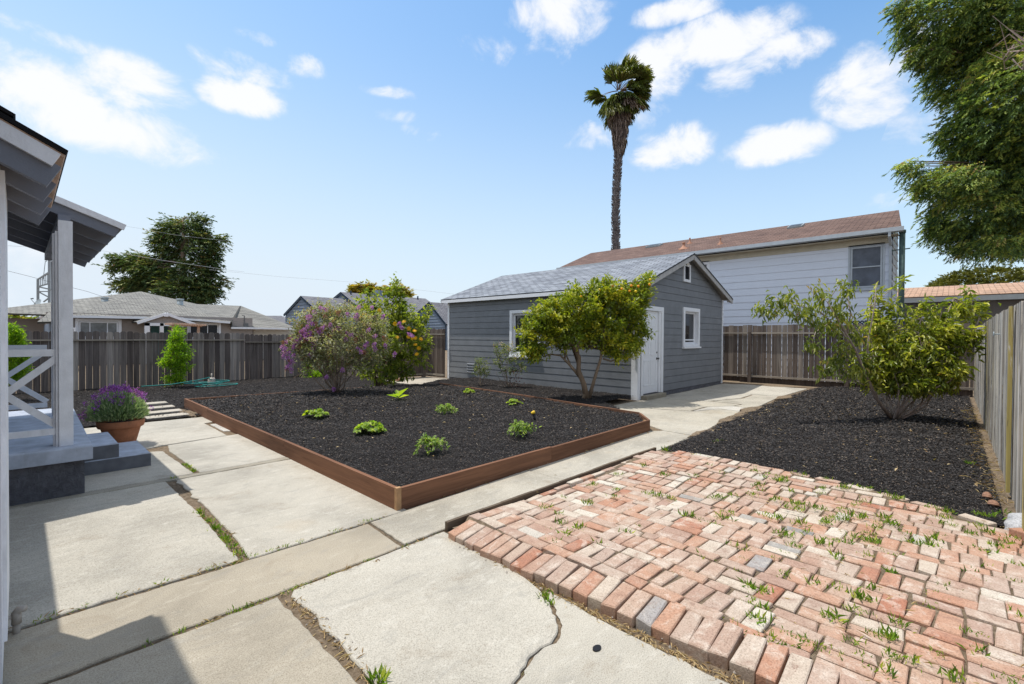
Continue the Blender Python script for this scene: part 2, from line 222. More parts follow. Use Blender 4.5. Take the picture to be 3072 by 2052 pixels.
M['rose']=FOL('rose_leaves',[(0,(.08,.11,.05)),(.6,(.20,.25,.10)),(.9,(.40,.38,.17)),(1,(.50,.32,.22))],.25,.5); M['rosered']=FOL('maroon_rose_leaves',[(0,(0.075,0.022,0.030)),(1,(0.210,0.060,0.068))],.2,.5); M['rosepink']=FOL('pale_rose_petals',[(0,(.5,.36,.34)),(1,(.66,.55,.5))],.3,.6)
M['pod']=FOL('bright_conifer_leaves',[(0,(0.069,0.149,0.014)),(.4,(0.196,0.356,0.023)),(1,(0.460,0.598,0.034))],.35,.5)
M['redw']=FOL('redwood_needles',[(0,(.035,.07,.04)),(.35,(.11,.18,.07)),(.6,(.26,.36,.10)),(.82,(.58,.62,.16)),(1,(.46,.30,.14))],.2,.55)  # yellow-green stop paints sunlit spray tips
M['redfar']=FOL('far_redwood_needles',[(0,(.035,.07,.04)),(.5,(.10,.16,.06)),(.85,(.26,.29,.10)),(1,(.36,.22,.12))],.15,.6)
M['dome']=FOL('far_round_tree_leaves',[(0,(.06,.065,.015)),(.5,(.15,.16,.035)),(1,(.26,.25,.06))],.1,.6)
M['hedge']=FOL('hedge_leaves',[(0,(.06,.10,.02)),(.5,(.18,.24,.04)),(1,(.45,.34,.04))],.3,.5); M['shrubfar']=FOL('russet_tree_leaves',[(0,(.10,.11,.02)),(.5,(.30,.28,.04)),(1,(.50,.28,.05))],.3,.5)
M['seed']=FOL('bright_seedling_leaves',[(0,(.12,.22,.02)),(.6,(.28,.42,.04)),(1,(.52,.55,.06))],.35,.5); M['seedb']=FOL('tomato_leaves',[(0,(0.117,0.195,0.052)),(.6,(0.260,0.377,0.104)),(1,(0.520,0.585,0.208))],.35,.5)
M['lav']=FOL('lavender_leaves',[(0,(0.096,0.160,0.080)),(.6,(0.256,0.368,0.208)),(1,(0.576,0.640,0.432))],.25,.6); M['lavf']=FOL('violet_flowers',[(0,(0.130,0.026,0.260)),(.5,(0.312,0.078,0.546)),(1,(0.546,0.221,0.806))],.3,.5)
M['grass']=FOL('green_grass',[(0,(.10,.19,.025)),(.6,(.24,.40,.045)),(1,(.55,.56,.13))],.3,.5); M['straw']=FOL('dry_straw',[(0,(.22,.13,.06)),(.6,(.42,.30,.15)),(1,(.58,.46,.26))],.1,.8)
M['palmg']=FOL('palm_blades',[(0,(0.043,0.068,0.017)),(.5,(0.128,0.170,0.031)),(.85,(0.340,0.340,0.102)),(1,(0.714,0.646,0.408))],.2,.4,.5); M['palmd']=FOL('dead_palm_blades',[(0,(0.085,0.068,0.068)),(.5,(0.221,0.170,0.153)),(1,(0.578,0.476,0.425))],.1,.7)
# ------------------------------------------------------------------ mesh helpers
class MB:
    def __init__(s): s.v=[]; s.f=[]; s.r=[]; s.uv=[]
    def add(s,vs,fs,r=0.,uv=None):
        o=len(s.v); s.v+= [tuple(map(float,p)) for p in vs]
        for i,f in enumerate(fs):
            s.f.append(tuple(o+k for k in f)); s.r.append(r); s.uv.append(uv[i] if uv else None)
    def box(s,a,b,r=0.): 
        x0,y0,z0=a; x1,y1,z1=b; x0,x1=sorted((x0,x1)); y0,y1=sorted((y0,y1)); z0,z1=sorted((z0,z1))
        s.add([(x0,y0,z0),(x1,y0,z0),(x1,y1,z0),(x0,y1,z0),(x0,y0,z1),(x1,y0,z1),(x1,y1,z1),(x0,y1,z1)],[(0,3,2,1),(4,5,6,7),(0,1,5,4),(1,2,6,5),(2,3,7,6),(3,0,4,7)],r)
    def beam(s,p,q,w,h,upv=(0,0,1),r=0.):      # rectangular bar from p to q; w sideways, h along upv
        p=np.array(p,float); q=np.array(q,float); a=q-p; a/=np.linalg.norm(a); u=np.array(upv,float); sd=np.cross(a,u); sd/=np.linalg.norm(sd); u=np.cross(sd,a)
        vs=[e+sd*i*w/2+u*j*h/2 for e in (p,q) for i,j in ((-1,-1),(1,-1),(1,1),(-1,1))]
        s.add(vs,[(0,3,2,1),(4,5,6,7),(0,1,5,4),(1,2,6,5),(2,3,7,6),(3,0,4,7)],r)
    def tube(s,pts,rad,n=7,r=0.,cap=True):
        pts=[np.array(p,float) for p in pts]; m=len(pts); rad=[rad]*m if isinstance(rad,(int,float)) else list(rad); vs=[]; prev=None
        for i,p in enumerate(pts):
            t=pts[min(i+1,m-1)]-pts[max(i-1,0)]; t/=np.linalg.norm(t)+1e-9
            if prev is None: a=np.cross(t,(0,0,1)) if abs(t[2])<.9 else np.cross(t,(1,0,0))
            else: a=prev-t*(prev@t)
            a/=np.linalg.norm(a)+1e-9; prev=a; b=np.cross(t,a)
            for k in range(n):
                g=2*math.pi*k/n; vs.append(p+rad[i]*(a*math.cos(g)+b*math.sin(g)))
        fs=[(i*n+k,i*n+(k+1)%n,(i+1)*n+(k+1)%n,(i+1)*n+k) for i in range(m-1) for k in range(n)]
        if cap: fs+=[tuple(range(n-1,-1,-1)),tuple((m-1)*n+k for k in range(n))]
        s.add(vs,fs,r)
    def lathe(s,c,prof,n=24,r=0.,axis=None):
        c=np.array(c,float); vs=[]; 
        for (rr,z) in prof:
            for k in range(n):
                g=2*math.pi*k/n; vs.append(c+np.array([rr*math.cos(g),rr*math.sin(g),z]))
        fs=[(i*n+k,i*n+(k+1)%n,(i+1)*n+(k+1)%n,(i+1)*n+k) for i in range(len(prof)-1) for k in range(n)]
        s.add(vs,fs,r)
    def prism(s,poly,z0,z1,r=0.,bev=0.):
        n=len(poly); c=np.mean(np.array(poly),axis=0)
        if bev:
            P=np.array(poly); ins=[]
            for i in range(n):
                a=P[i]-P[i-1]; b=P[(i+1)%n]-P[i]; a/=np.linalg.norm(a)+1e-9; b/=np.linalg.norm(b)+1e-9; nn=np.array([-(a+b)[1],(a+b)[0]]); nn/=np.linalg.norm(nn)+1e-9; ins.append(P[i]+nn*bev)
            vs=[(x,y,z0) for x,y in poly]+[(x,y,z1-bev) for x,y in poly]+[(x,y,z1) for x,y in ins]
            fs=[tuple(2*n+k for k in range(n))]+[(i,(i+1)%n,n+(i+1)%n,n+i) for i in range(n)]+[(n+i,n+(i+1)%n,2*n+(i+1)%n,2*n+i) for i in range(n)]
        else:
            vs=[(x,y,z0) for x,y in poly]+[(x,y,z1) for x,y in poly]; fs=[tuple(n+k for k in range(n)),tuple(range(n-1,-1,-1))]+[(i,(i+1)%n,n+(i+1)%n,n+i) for i in range(n)]
        s.add(vs,fs,r)
    def slab(s,c,th,r=0.):          # c: eave0,eave1,ridge1,ridge0 ; uv in metres on the top face
        c=[np.array(p,float) for p in c]; nrm=np.cross(c[1]-c[0],c[3]-c[0]); nrm/=np.linalg.norm(nrm)
        if nrm[2]<0: nrm=-nrm
        e=c[1]-c[0]; e/=np.linalg.norm(e); g=np.cross(nrm,e); uv=[(float((p-c[0])@e),float((p-c[0])@g)) for p in c]
        n=len(c); vs=c+[p-nrm*th for p in c]; top=tuple(range(n)); nn=np.cross(c[1]-c[0],c[2]-c[1])
        fs=[top,tuple(n+k for k in range(n-1,-1,-1))]+[((i+1)%n,i,n+i,n+(i+1)%n) for i in range(n)]
        s.add(vs,fs,r,[uv,uv[::-1]]+[[(0,0)]*4]*n)
    def build(s,name,mat,parent=None,smooth=False):
        me=bpy.data.meshes.new(name); me.from_pydata(s.v,[],s.f); 
        a=me.attributes.new('rnd','FLOAT','FACE'); a.data.foreach_set('value',np.array(s.r,dtype=np.float32))
        if any(u for u in s.uv):
            ul=me.uv_layers.new(name='UVMap'); flat=[]
            for f,u in zip(s.f,s.uv):
                for i in range(len(f)): flat+= list(u[i]) if u and i<len(u) else [0,0]
            ul.data.foreach_set('uv',flat)
        bm=bmesh.new(); bm.from_mesh(me); bmesh.ops.recalc_face_normals(bm,faces=bm.faces); bm.to_mesh(me); bm.free()
        me.materials.append(M[mat] if isinstance(mat,str) else mat)
        if smooth: me.polygons.foreach_set('use_smooth',[True]*len(me.polygons))
        o=bpy.data.objects.new(name,me); COL.objects.link(o)
        if parent: 
            o.parent=parent; o.matrix_parent_inverse=parent.matrix_world.inverted()
        return o
def raw(name,V,Fc,R,mat,parent=None,smooth=False):        # fast numpy mesh; Fc (n,k)
    me=bpy.data.meshes.new(name); V=np.asarray(V,np.float32); Fc=np.asarray(Fc,np.int32); n,k=Fc.shape
    me.vertices.add(len(V)); me.vertices.foreach_set('co',V.ravel()); me.loops.add(n*k); me.loops.foreach_set('vertex_index',Fc.ravel())
    me.polygons.add(n); me.polygons.foreach_set('loop_start',np.arange(0,n*k,k,dtype=np.int32)); me.update(calc_edges=True); me.validate()
    a=me.attributes.new('rnd','FLOAT','FACE'); a.data.foreach_set('value',np.asarray(R,np.float32))
    me.materials.append(M[mat] if isinstance(mat,str) else mat)
    if smooth: me.polygons.foreach_set('use_smooth',[True]*n)
    o=bpy.data.objects.new(name,me); COL.objects.link(o)
    if parent: o.parent=parent; o.matrix_parent_inverse=parent.matrix_world.inverted()
    return o
def tag(o,label,cat,group=None,kind=None):
    if kind: o['kind']=kind
    if label: o['label']=label
    if cat: o['category']=cat
    if group: o['group']=group
    return o
def thing(name,loc,label,cat,group=None):
    o=bpy.data.objects.new(name,None); o.empty_display_size=.2; COL.objects.link(o); o.location=tuple(map(float,loc)); bpy.context.view_layer.update(); return tag(o,label,cat,group)
def struct(o,kind='structure'): o['kind']=kind; return o
class Fr:          # wall frame: origin, u along the wall, n outward
    def __init__(s,o,u,n): s.o=np.array(o,float); s.u=np.array(u,float); s.n=np.array(n,float)
    def p(s,u,n,z): q=s.o+s.u*u+s.n*n; return (q[0],q[1],q[2]+z)
    def box(s,mb,u0,u1,n0,n1,z0,z1,r=0.):
        vs=[s.p(u,n,z) for z in (z0,z1) for u,n in ((u0,n0),(u1,n0),(u1,n1),(u0,n1))]
        mb.add(vs,[(0,3,2,1),(4,5,6,7),(0,1,5,4),(1,2,6,5),(2,3,7,6),(3,0,4,7)],r)
def siding(mb,fr,z0,z1,ext,openings=(),exp=.18,lip=.012,gr=.0):
    zs=[z0]
    while zs[-1]+exp<z1-.02: zs.append(zs[-1]+exp)
    zs.append(z1)
    for a,b in zip(zs[:-1],zs[1:]):
        cuts=sorted({a,b,*[z for o in openings for z in (o[2],o[3]) if a<z<b]})
        rr=rng.random()
        for c,e in zip(cuts[:-1],cuts[1:]):
            iv=[(ext(c)[0],ext(c)[1],ext(e)[0],ext(e)[1])]; mid=(c+e)/2
            for o in openings:
                if o[2]<mid<o[3]:
                    nv=[]
                    for q in iv:
                        if o[1]<=q[0] or o[0]>=q[1]: nv.append(q); continue
                        if q[0]<o[0]: nv.append((q[0],o[0],q[2],o[0]))
                        if q[1]>o[1]: nv.append((o[1],q[1],o[1],q[3]))
                    iv=nv
            for q in iv:
                f=lambda z:lip*(1-(z-a)/exp)
                cc=c+gr if (gr and c==a and e-c>gr*2) else c
                mb.add([fr.p(q[0],f(c),cc),fr.p(q[1],f(c),cc),fr.p(q[3],f(e),e),fr.p(q[2],f(e),e)],[(0,1,2,3)],rr)
                if cc>c: mb.add([fr.p(q[0],-.02,cc),fr.p(q[1],-.02,cc),fr.p(q[1],f(c),cc),fr.p(q[0],f(c),cc)],[(3,2,1,0)],rr); mb.add([fr.p(q[0],-.02,c),fr.p(q[1],-.02,c),fr.p(q[1],-.02,cc),fr.p(q[0],-.02,cc)],[(0,1,2,3)],rr)
                if c==a: mb.add([fr.p(q[0],-.02 if gr else -.002,c),fr.p(q[1],-.02 if gr else -.002,c),fr.p(q[1],f(c),c),fr.p(q[0],f(c),c)],[(0,1,2,3)],rr)
def window(parent,fr,u0,u1,z0,z1,cas=.09,dep=.10,proud=.03,pane='glass',mat='white',mull=(),sill=True,sashw=.045,vm=()):
    f=MB(); 
    for a,b,c,e in ((u0,u0+cas,z0,z1),(u1-cas,u1,z0,z1),(u0+cas,u1-cas,z1-cas,z1),(u0+cas,u1-cas,z0,z0+cas*.6)): fr.box(f,a,b,-.004,proud,c,e)
    i0,i1,j0,j1=u0+cas,u1-cas,z0+cas*.6,z1-cas
    for a,b,c,e in ((i0,i0+.012,j0,j1),(i1-.012,i1,j0,j1),(i0+.012,i1-.012,j1-.012,j1),(i0+.012,i1-.012,j0,j0+.02)): fr.box(f,a,b,-dep,-.006,c,e)
    o=f.build('window_frame',mat,parent)
    s=MB(); a0,a1,b0,b1=i0+.014,i1-.014,j0+.022,j1-.014
    for a,b,c,e in ((a0,a0+sashw,b0,b1),(a1-sashw,a1,b0,b1),(a0+sashw,a1-sashw,b1-sashw,b1),(a0+sashw,a1-sashw,b0,b0+sashw)): fr.box(s,a,b,-dep+.01,-dep+.05,c,e)
    for q in mull: zz=b0+(b1-b0)*q; fr.box(s,a0+sashw,a1-sashw,-dep+.012,-dep+.048,zz-.018,zz+.018)
    for q in vm: uu=a0+(a1-a0)*q; fr.box(s,uu-.018,uu+.018,-dep+.011,-dep+.047,b0+sashw,b1-sashw)
    s.build('sash',mat,o)
    g=MB(); fr.box(g,a0,a1,-dep-.01,-dep+.02,b0,b1); g.build('pane',pane,o)
    if sill:
        q=MB(); fr.box(q,u0-.03,u1+.03,-.004,proud+.035,z0-.045,z0-.002); q.build('sill',mat,o)
    return o
def leaves(P,A,N,Ln,W,curl=.15,fold=.15):
    A=A/(np.linalg.norm(A,axis=1,keepdims=True)+1e-9); Sd=np.cross(A,N); Sd/=np.linalg.norm(Sd,axis=1,keepdims=True)+1e-9; Nn=np.cross(Sd,A); Ln=np.asarray(Ln).reshape(-1,1)*np.ones((len(P),1)); W=np.asarray(W).reshape(-1,1)*np.ones((len(P),1))
    v0=P; v2=P+A*Ln-Nn*Ln*curl; m=P+A*Ln*.48+Nn*Ln*fold*.5; v1=m+Sd*W/2; v3=m-Sd*W/2
    V=np.stack([v0,v1,v2,v3],1).reshape(-1,3); n=len(P); b=np.arange(n)*4
    Fc=np.stack([np.stack([b,b+1,b+2],1),np.stack([b,b+2,b+3],1)],1).reshape(-1,3); return V,Fc
def unit(n): v=rng.normal(size=(n,3)); return v/np.linalg.norm(v,axis=1,keepdims=True)
def bez(p0,p1,p2,n=7): t=np.linspace(0,1,n)[:,None]; return (1-t)**2*p0+2*t*(1-t)*p1+t*t*p2
class Lobe:
    def __init__(s,c,r): s.c=np.array(c,float); s.r=np.array(r,float)
def plobe(x,y,rx,ry,D,dz=None,kd=1.):   # lobe seen at photo (x,y), half size rx,ry photo px, at depth D
    c=at(x,y,D); k=D/F*S; return Lobe(c,((rx*k)*kd,ry*k))
def lobepts(lb,n,shell=.5):
    q=unit(n)*(shell+(1-shell)*rng.random((n,1)))**.6; rx,ry=lb.r
    return lb.c+rt*q[:,:1]*rx+np.array([d[0],d[1],0])*q[:,1:2]*rx+np.array([0,0,1.])*q[:,2:]*ry, q
def plant(name,base,lobes,label,cat,leafmat,nclu,per,L,W,sig,bark='bark',stems=4,srad=.03,group=None,out=.6,upb=.2,droop=0.,curl=.15,twig=True,bias=None,trunkh=0.,leafname='foliage',branchname='branches',rmode=0.,twr=.006,twfrac=.6):
    t=thing(name,base,label,cat,group); base=np.array(base,float)
    wts=np.array([l.r[0]*l.r[0]*l.r[1] for l in lobes])**.66; wts/=wts.sum(); P=[];A=[];Cc=[];Rr=[]
    cen=np.mean([l.c for l in lobes],axis=0); mb=MB(); stemtips=[]
    top=base+np.array([0,0,trunkh])
    if trunkh>0: mb.tube([base-np.array([0,0,.05]),base+np.array([0,0,trunkh*.5])+rng.normal(size=3)*.02,top],[srad*1.7,srad*1.3,srad*1.15],9,.4)
    polys=[]
    for i in range(stems):
        lb=lobes[i%len(lobes)]; tip=lb.c+rng.normal(size=3)*np.array([lb.r[0],lb.r[0],lb.r[1]])*.35
        st=(top if trunkh>0 else base+np.array([rng.normal()*srad*1.5,rng.normal()*srad*1.5,-.03])); md=st*.5+tip*.5+rng.normal(size=3)*.12*np.linalg.norm(tip-st)+np.array([0,0,.1*np.linalg.norm(tip-st)])*(1 if trunkh else -.3)
        c=bez(st,md,tip,9); c[1:-1]+=rng.normal(size=(7,3))*.012*np.linalg.norm(tip-st); polys.append(c); mb.tube(c,np.linspace(srad*(1 if trunkh==0 else .85),srad*.25,9),7,rng.random())
    allp=np.concatenate([c[3:] for c in polys])
    lobes=[Lobe(l.c,l.r*np.array([.9,.9])) for l in lobes]
    for l,wt in zip(lobes,wts):
        k=max(1,int(nclu*wt)); c,q=lobepts(l,k,.3)
        for j in range(k):
            if twig and rng.random()<twfrac:
                dd=np.linalg.norm(allp-c[j],axis=1)+rng.random(len(allp))*.05; s0=allp[np.argmin(dd)]; mb.tube(bez(s0,(s0+c[j])/2+np.array([0,0,.1*np.linalg.norm(c[j]-s0)])+rng.normal(size=3)*.03,c[j],4),[twr*1.6,twr*1.3,twr,twr*.6],4,rng.random(),False)
            n=max(2,int(per*(.6+.8*rng.random()))); o=(c[j]-cen); o/=np.linalg.norm(o)+1e-9; sd_=o*out+unit(1)[0]*.55+np.array([0,0,upb+.25]); sd_/=np.linalg.norm(sd_); tl=rng.random((n,1))*2-1; pp=c[j]+sd_*tl*sig*1.5+rng.normal(size=(n,3))*sig*.33
            aa=sd_*.55+unit(n)*.85+np.array([0,0,-droop]); P.append(pp);A.append(aa); Rr.append(np.clip(rng.random()*.5+rng.random(n)*.5+rmode,0,1))
    P=np.concatenate(P);A=np.concatenate(A);R=np.concatenate(Rr); n=len(P); N=unit(n)*.6+np.array([0,0,1.])
    V,Fc=leaves(P,A,N,L*(.6+.7*rng.random(n)),W*(.7+.5*rng.random(n)),curl); raw(leafname,V,Fc,np.repeat(R,2),leafmat,t)
    if mb.v: mb.build(branchname,bark,t,True)
    return t
# ================================================================== GROUND
EX,EY,EZ=np.eye(3)
mb=MB(); mb.add([(-600,-600,-.013),(900,-600,-.013),(900,900,-.013),(-600,900,-.013)],[(0,1,2,3)]); struct(mb.build('ground','dirt'))
def hill(x,y): return 0
def ragged(poly,step=.09,j=.006,big=()):
    out=[]; n=len(poly)
    for i in range(n):
        a=np.array(poly[i],float); b=np.array(poly[(i+1)%n],float); m=max(1,int(np.linalg.norm(b-a)/step)); jj=.009 if i in big else j
        for k in range(m):
            q=a+(b-a)*k/m
            if k: q=q+rng.normal(size=2)*jj
            out.append(tuple(q))
    return out
slabs=[ # (polygon ccw, material, ragged sides)
 ([(-2.5,2.78),(1.84,2.79),(1.88,3.32),(-2.5,3.40)],'concrete',()),
 ([(1.872,2.80),(3.85,2.82),(3.85,3.40),(1.905,3.32)],'concrete',()),
 ([(3.865,2.82),(5.6,2.80),(6.98,2.80),(7.03,3.32),(6.85,3.46),(3.865,3.44)],'concrete',()),
 ([(-2.5,3.415),(.985,3.375),(1.0,3.68),(1.02,4.6),(1.01,5.70),(-2.5,5.71)],'concrete',(1,)),
 ([(1.045,3.355),(2.26,3.345),(2.29,5.70),(1.09,5.70),(1.10,4.6),(1.075,3.7)],'concrete',(3,)),
 ([(.30,5.86),(1.28,5.84),(1.25,7.22),(.9,7.42),(.30,7.42)],'concrete',()),
 ([(1.33,5.84),(2.3,5.84),(2.34,7.72),(1.36,7.56),(1.31,7.2)],'concrete',()),
 ([(-.4,7.47),(.9,7.46),(1.33,7.60),(2.1,7.70),(2.12,9.0),(2.36,9.1),(2.36,9.72),(1.35,9.76),(-.4,9.85)],'concrete',()),
 ([(2.16,8.1),(2.34,8.0),(2.34,8.9),(2.17,8.86)],'pad',()),
 ([(-2.5,5.72),(2.3,5.72),(2.3,5.82),(-2.5,5.82)],'concrete_strip',()),
 ([(-2.5,-.5),(.985,-.5),(.985,1.84),(1.0,2.745),(-2.5,2.762)],'concrete',()),
 ('CRACK'),
 # driveway in front of the garage
 ([(7.0,2.81),(7.82,2.87),(7.74,3.98),(7.40,3.90),(7.04,3.33)],'concrete',()),
 ([(7.84,2.88),(9.0,3.0),(10.0,3.10),(10.0,3.5),(9.3,3.78),(9.0,4.6),(8.6,5.3),(8.0,5.0),(7.76,4.0)],'concrete',()),
 ([(10.02,3.10),(10.55,3.05),(10.65,3.42),(10.1,3.80),(9.33,3.80),(10.02,3.49)],'pad',()),
 ([(9.32,3.82),(10.1,3.82),(10.67,3.44),(11.1,3.4),(11.08,4.08),(10.88,4.8),(10.6,5.33),(9.98,5.33),(8.63,5.33),(9.03,4.6)],'concrete',()),
 ([(10.57,3.05),(11.2,3.03),(12.3,3.10),(13.3,3.14),(13.18,3.76),(12.2,3.72),(11.12,4.05),(11.12,3.38),(10.68,3.41)],'concrete',()),
 ([(11.12,4.10),(12.2,3.76),(13.18,3.80),(13.1,4.5),(12.9,5.33),(10.62,5.33),(10.9,4.8)],'concrete',()),
 ([(13.33,3.14),(15.9,3.07),(16.0,4.5),(15.6,5.4),(12.93,5.34),(13.13,4.5),(13.2,3.8)],'concrete',()),
]
ck=[(1.42,-.6),(1.425,.5),(1.435,1.33),(1.50,1.345),(1.56,1.372),(1.605,1.385),(1.66,1.39),(1.705,1.392),(1.77,1.38),(1.84,1.40),(1.90,1.44),(1.95,1.50),(2.0,1.565),(2.03,1.60),(2.05,1.66),(2.085,1.70)]
CK=[]
for a_,c_ in zip(ck[:-1],ck[1:]):
    a_=np.array(a_);c_=np.array(c_); m_=max(1,int(np.linalg.norm(c_-a_)/.025))
    for q_ in range(m_): CK.append(a_+(c_-a_)*q_/m_+rng.normal(size=2)*.004)
CK.append(np.array(ck[-1])); gp=[.004+.006*abs(math.sin(i_*.7))+.004*rng.random() for i_ in range(len(CK))]
up_=[(float(p_[0]-g_*.7),float(p_[1]+g_)) for p_,g_ in zip(CK,gp)]; dn_=[(float(p_[0]+g_*.7),float(p_[1]-g_)) for p_,g_ in zip(CK,gp)]
slabs=[q_ for q_ in slabs if q_!='CRACK']
slabs[11:11]=[(up_+[(2.13,1.9),(2.20,2.42),(2.20,2.77),(1.09,2.755),(1.055,2.70),(1.062,2.55),(1.075,2.46),(1.072,2.39),(1.05,2.33),(1.045,2.28),(1.06,2.17),(1.055,2.09),(1.04,1.98),(1.04,1.90),(1.035,1.75),(1.05,1.5),(1.12,1.2),(1.12,-.6)],'concrete',()),(dn_+[(2.10,1.66),(2.07,1.2),(2.07,-.6)],'concrete',())]
TINT=[.05,.45,.5,.7,.75,.8,.85,.75,.9,.3,.12,.8,.7]
for i,(p,m,big) in enumerate(slabs):
    if i>=15: c_=np.mean(np.array(p),axis=0); p=[tuple(c_+(np.array(q_)-c_)*(1-.022/np.linalg.norm(np.array(q_)-c_))) for q_ in p]
    b=MB(); z=[-.0,.004,-.002,.003,.001,.002][i%6]; b.prism(ragged(p,.06,.0035,big),-.10,z,TINT[i] if i<len(TINT) else rng.random(),.006); struct(b.build('patio' if i<13 else 'driveway',m))
# pale concrete pad behind the yellow-flowered shrub
b=MB(); b.prism(ragged([(7.95,11.2),(9.6,11.35),(9.93,12.5),(9.8,13.35),(7.93,13.38)],.2,.01),-.1,.05,0,.01); struct(b.build('path','pad'))
# -------- mulch
def inpoly(P,poly):
    x,y=P[:,0],P[:,1]; ins=np.zeros(len(P),bool); n=len(poly); j=n-1
    for i in range(n):
        xi,yi=poly[i]; xj,yj=poly[j]; c=((yi>y)!=(yj>y))&(x<(xj-xi)*(y-yi)/(yj-yi+1e-12)+xi); ins^=c; j=i
    return ins
def vnoise(P,sc,seed):
    r=np.random.default_rng(seed); t=r.random((64,64)); q=P*sc; i=np.floor(q).astype(int); f=q-i; f=f*f*(3-2*f); g=lambda a,b:t[(i[:,0]+a)%64,(i[:,1]+b)%64]
    return (g(0,0)*(1-f[:,0])+g(1,0)*f[:,0])*(1-f[:,1])+(g(0,1)*(1-f[:,0])+g(1,1)*f[:,0])*f[:,1]
def mulch(name,poly,zf,step,nchip,label):
    poly=[tuple(p) for p in poly]; A=np.array(poly); x0,y0=A.min(0); x1,y1=A.max(0); nx=int((x1-x0)/step)+2; ny=int((y1-y0)/step)+2
    X,Y=np.meshgrid(x0+np.arange(nx)*step,y0+np.arange(ny)*step,indexing='ij'); P=np.stack([X.ravel(),Y.ravel()],1)
    Z=zf(P)+(vnoise(P,9,1)-.5)*.018+(vnoise(P,28,2)-.5)*.014+(vnoise(P,3,3)-.5)*.03
    ok=inpoly(P,poly).reshape(nx,ny); c=ok[:-1,:-1]&ok[1:,:-1]&ok[1:,1:]&ok[:-1,1:]
    i,j=np.nonzero(c); a=i*ny+j; Fq=np.stack([a,a+ny,a+ny+1,a+1],1); V=np.stack([P[:,0],P[:,1],Z],1)
    o=raw(name,V,Fq,np.full(len(Fq),.3),'mulchbase',None,True); struct(o)
    # loose chips lying on it
    C=np.zeros((0,2))
    while len(C)<nchip:
        q=np.stack([rng.uniform(x0,x1,nchip*4),rng.uniform(y0,y1,nchip*4)],1); q=q[inpoly(q,poly)]; dd=np.hypot(q[:,0],q[:,1]); q=q[rng.random(len(q))<np.clip((5.5/dd)**1.3,0,1)]; C=np.concatenate([C,q])
    C=C[:nchip]; z=zf(C)+(vnoise(C,9,1)-.5)*.018+(vnoise(C,28,2)-.5)*.014+(vnoise(C,3,3)-.5)*.03
    n=len(C); sc=np.clip(np.hypot(C[:,0],C[:,1])/6,.8,1.9)
    th=rng.uniform(0,6.283,n); A=np.stack([np.cos(th),np.sin(th),rng.normal(size=n)*.28],1); N=np.stack([rng.normal(size=n)*.5,rng.normal(size=n)*.5,np.ones(n)],1)
    V,Fc=leaves(np.stack([C[:,0],C[:,1],z+.004+rng.random(n)*.008],1),A,N,(.012+.025*rng.random(n)**2)*sc,(.005+.005*rng.random(n))*sc,0,.1)
    raw('mulch_chips',V,Fc,np.repeat(rng.random(n),2),'chip'); bpy.context.scene.objects[-1]; o=COL.objects[-1]
    tag(o,label,'mulch',None,'stuff'); return o
BED=[(2.22,3.46),(6.83,3.51),(7.35,3.93),(7.42,4.4),(7.6,6.0),(7.8,8.1),(8.0,10.3),(6.0,10.7),(2.33,11.12)]
def zbed(P): 
    e=np.clip((P[:,1]-3.5)/5,0,1); return .135+.02*e+.035*np.exp(-((P[:,0]-4.9)**2+(P[:,1]-9.5)**2)/3)
mulch('mulch_bed',BED,zbed,.03,95000,'black shredded bark chips strewn over the raised planting bed')
BACK=[(-9,9.82),(1.38,9.80),(2.28,9.75),(2.30,11.14),(6.0,10.72),(8.02,10.32),(7.82,8.1),(7.62,6.0),(7.44,4.4),(7.8,4.05),(8.6,5.36),(9.94,5.38),(9.94,12.2),(9.6,11.3),(8.0,11.15),(7.86,12.4),(7.86,16.45),(-9,16.45)]
def zback(P):
    r=np.clip((P[:,0]-7.4)/1.2,0,1)*np.clip((12-P[:,1])/1,0,1); e=np.clip((P[:,0]-1)/6,0,1)*np.clip((P[:,1]-10)/3,0,1)
    return .02+.09*r+.05*e-.1*np.clip(1-(P[:,1]-3.9)/1.2,0,1)+.05*np.clip((P[:,1]-6)/5,0,1)*r
mulch('mulch_ground',BACK,zback,.05,34000,'black bark chips spread along the far fence and garage wall')
RIGHT=[(5.72,2.72),(7.0,2.76),(7.85,2.84),(9.0,2.97),(10.0,3.02),(11.2,2.97),(13.3,3.08),(15.4,3.0),(16.6,2.9),(16.7,-.33),(5.3,-.33),(5.25,-.05),(5.45,.5),(5.68,1.3),(5.66,2.2)]
def zright(P):
    c=np.minimum(np.clip((P[:,1]+.4)/.8,0,1),np.clip((2.95-P[:,1])/.6,0,1)); c=np.minimum(c,np.clip((P[:,0]-5.3)/.8,0,1)); return -.005+.07*c
mulch('mulch_ground',RIGHT,zright,.035,95000,'black bark chips under the peach tree beside the driveway')
# brown dirt patches where mulch thins out
def patch(c,rx,ry,z,mat='dirt'):
    b=MB(); n=26; P=[(c[0]+rx*math.cos(t)*(1+.25*math.sin(3*t+c[0])+.12*rng.normal()),c[1]+ry*math.sin(t)*(1+.2*math.cos(4*t)+.1*rng.normal())) for t in np.linspace(0,6.283,n,False)]; b.prism(P,z-.06,z); struct(b.build('bare_soil',mat))
for c,rx,ry,z in (((7.25,2.78),.42,.10,.012),((9.0,2.93),.75,.09,.014),((10.3,3.0),.7,.12,.018),((13.0,3.0),.6,.12,.03),((16.2,5.6),.8,.5,.004),((16.3,4.3),.4,1.2,.006),((2.15,10.3),.10,.5,.03)): patch(c,rx,ry,z)
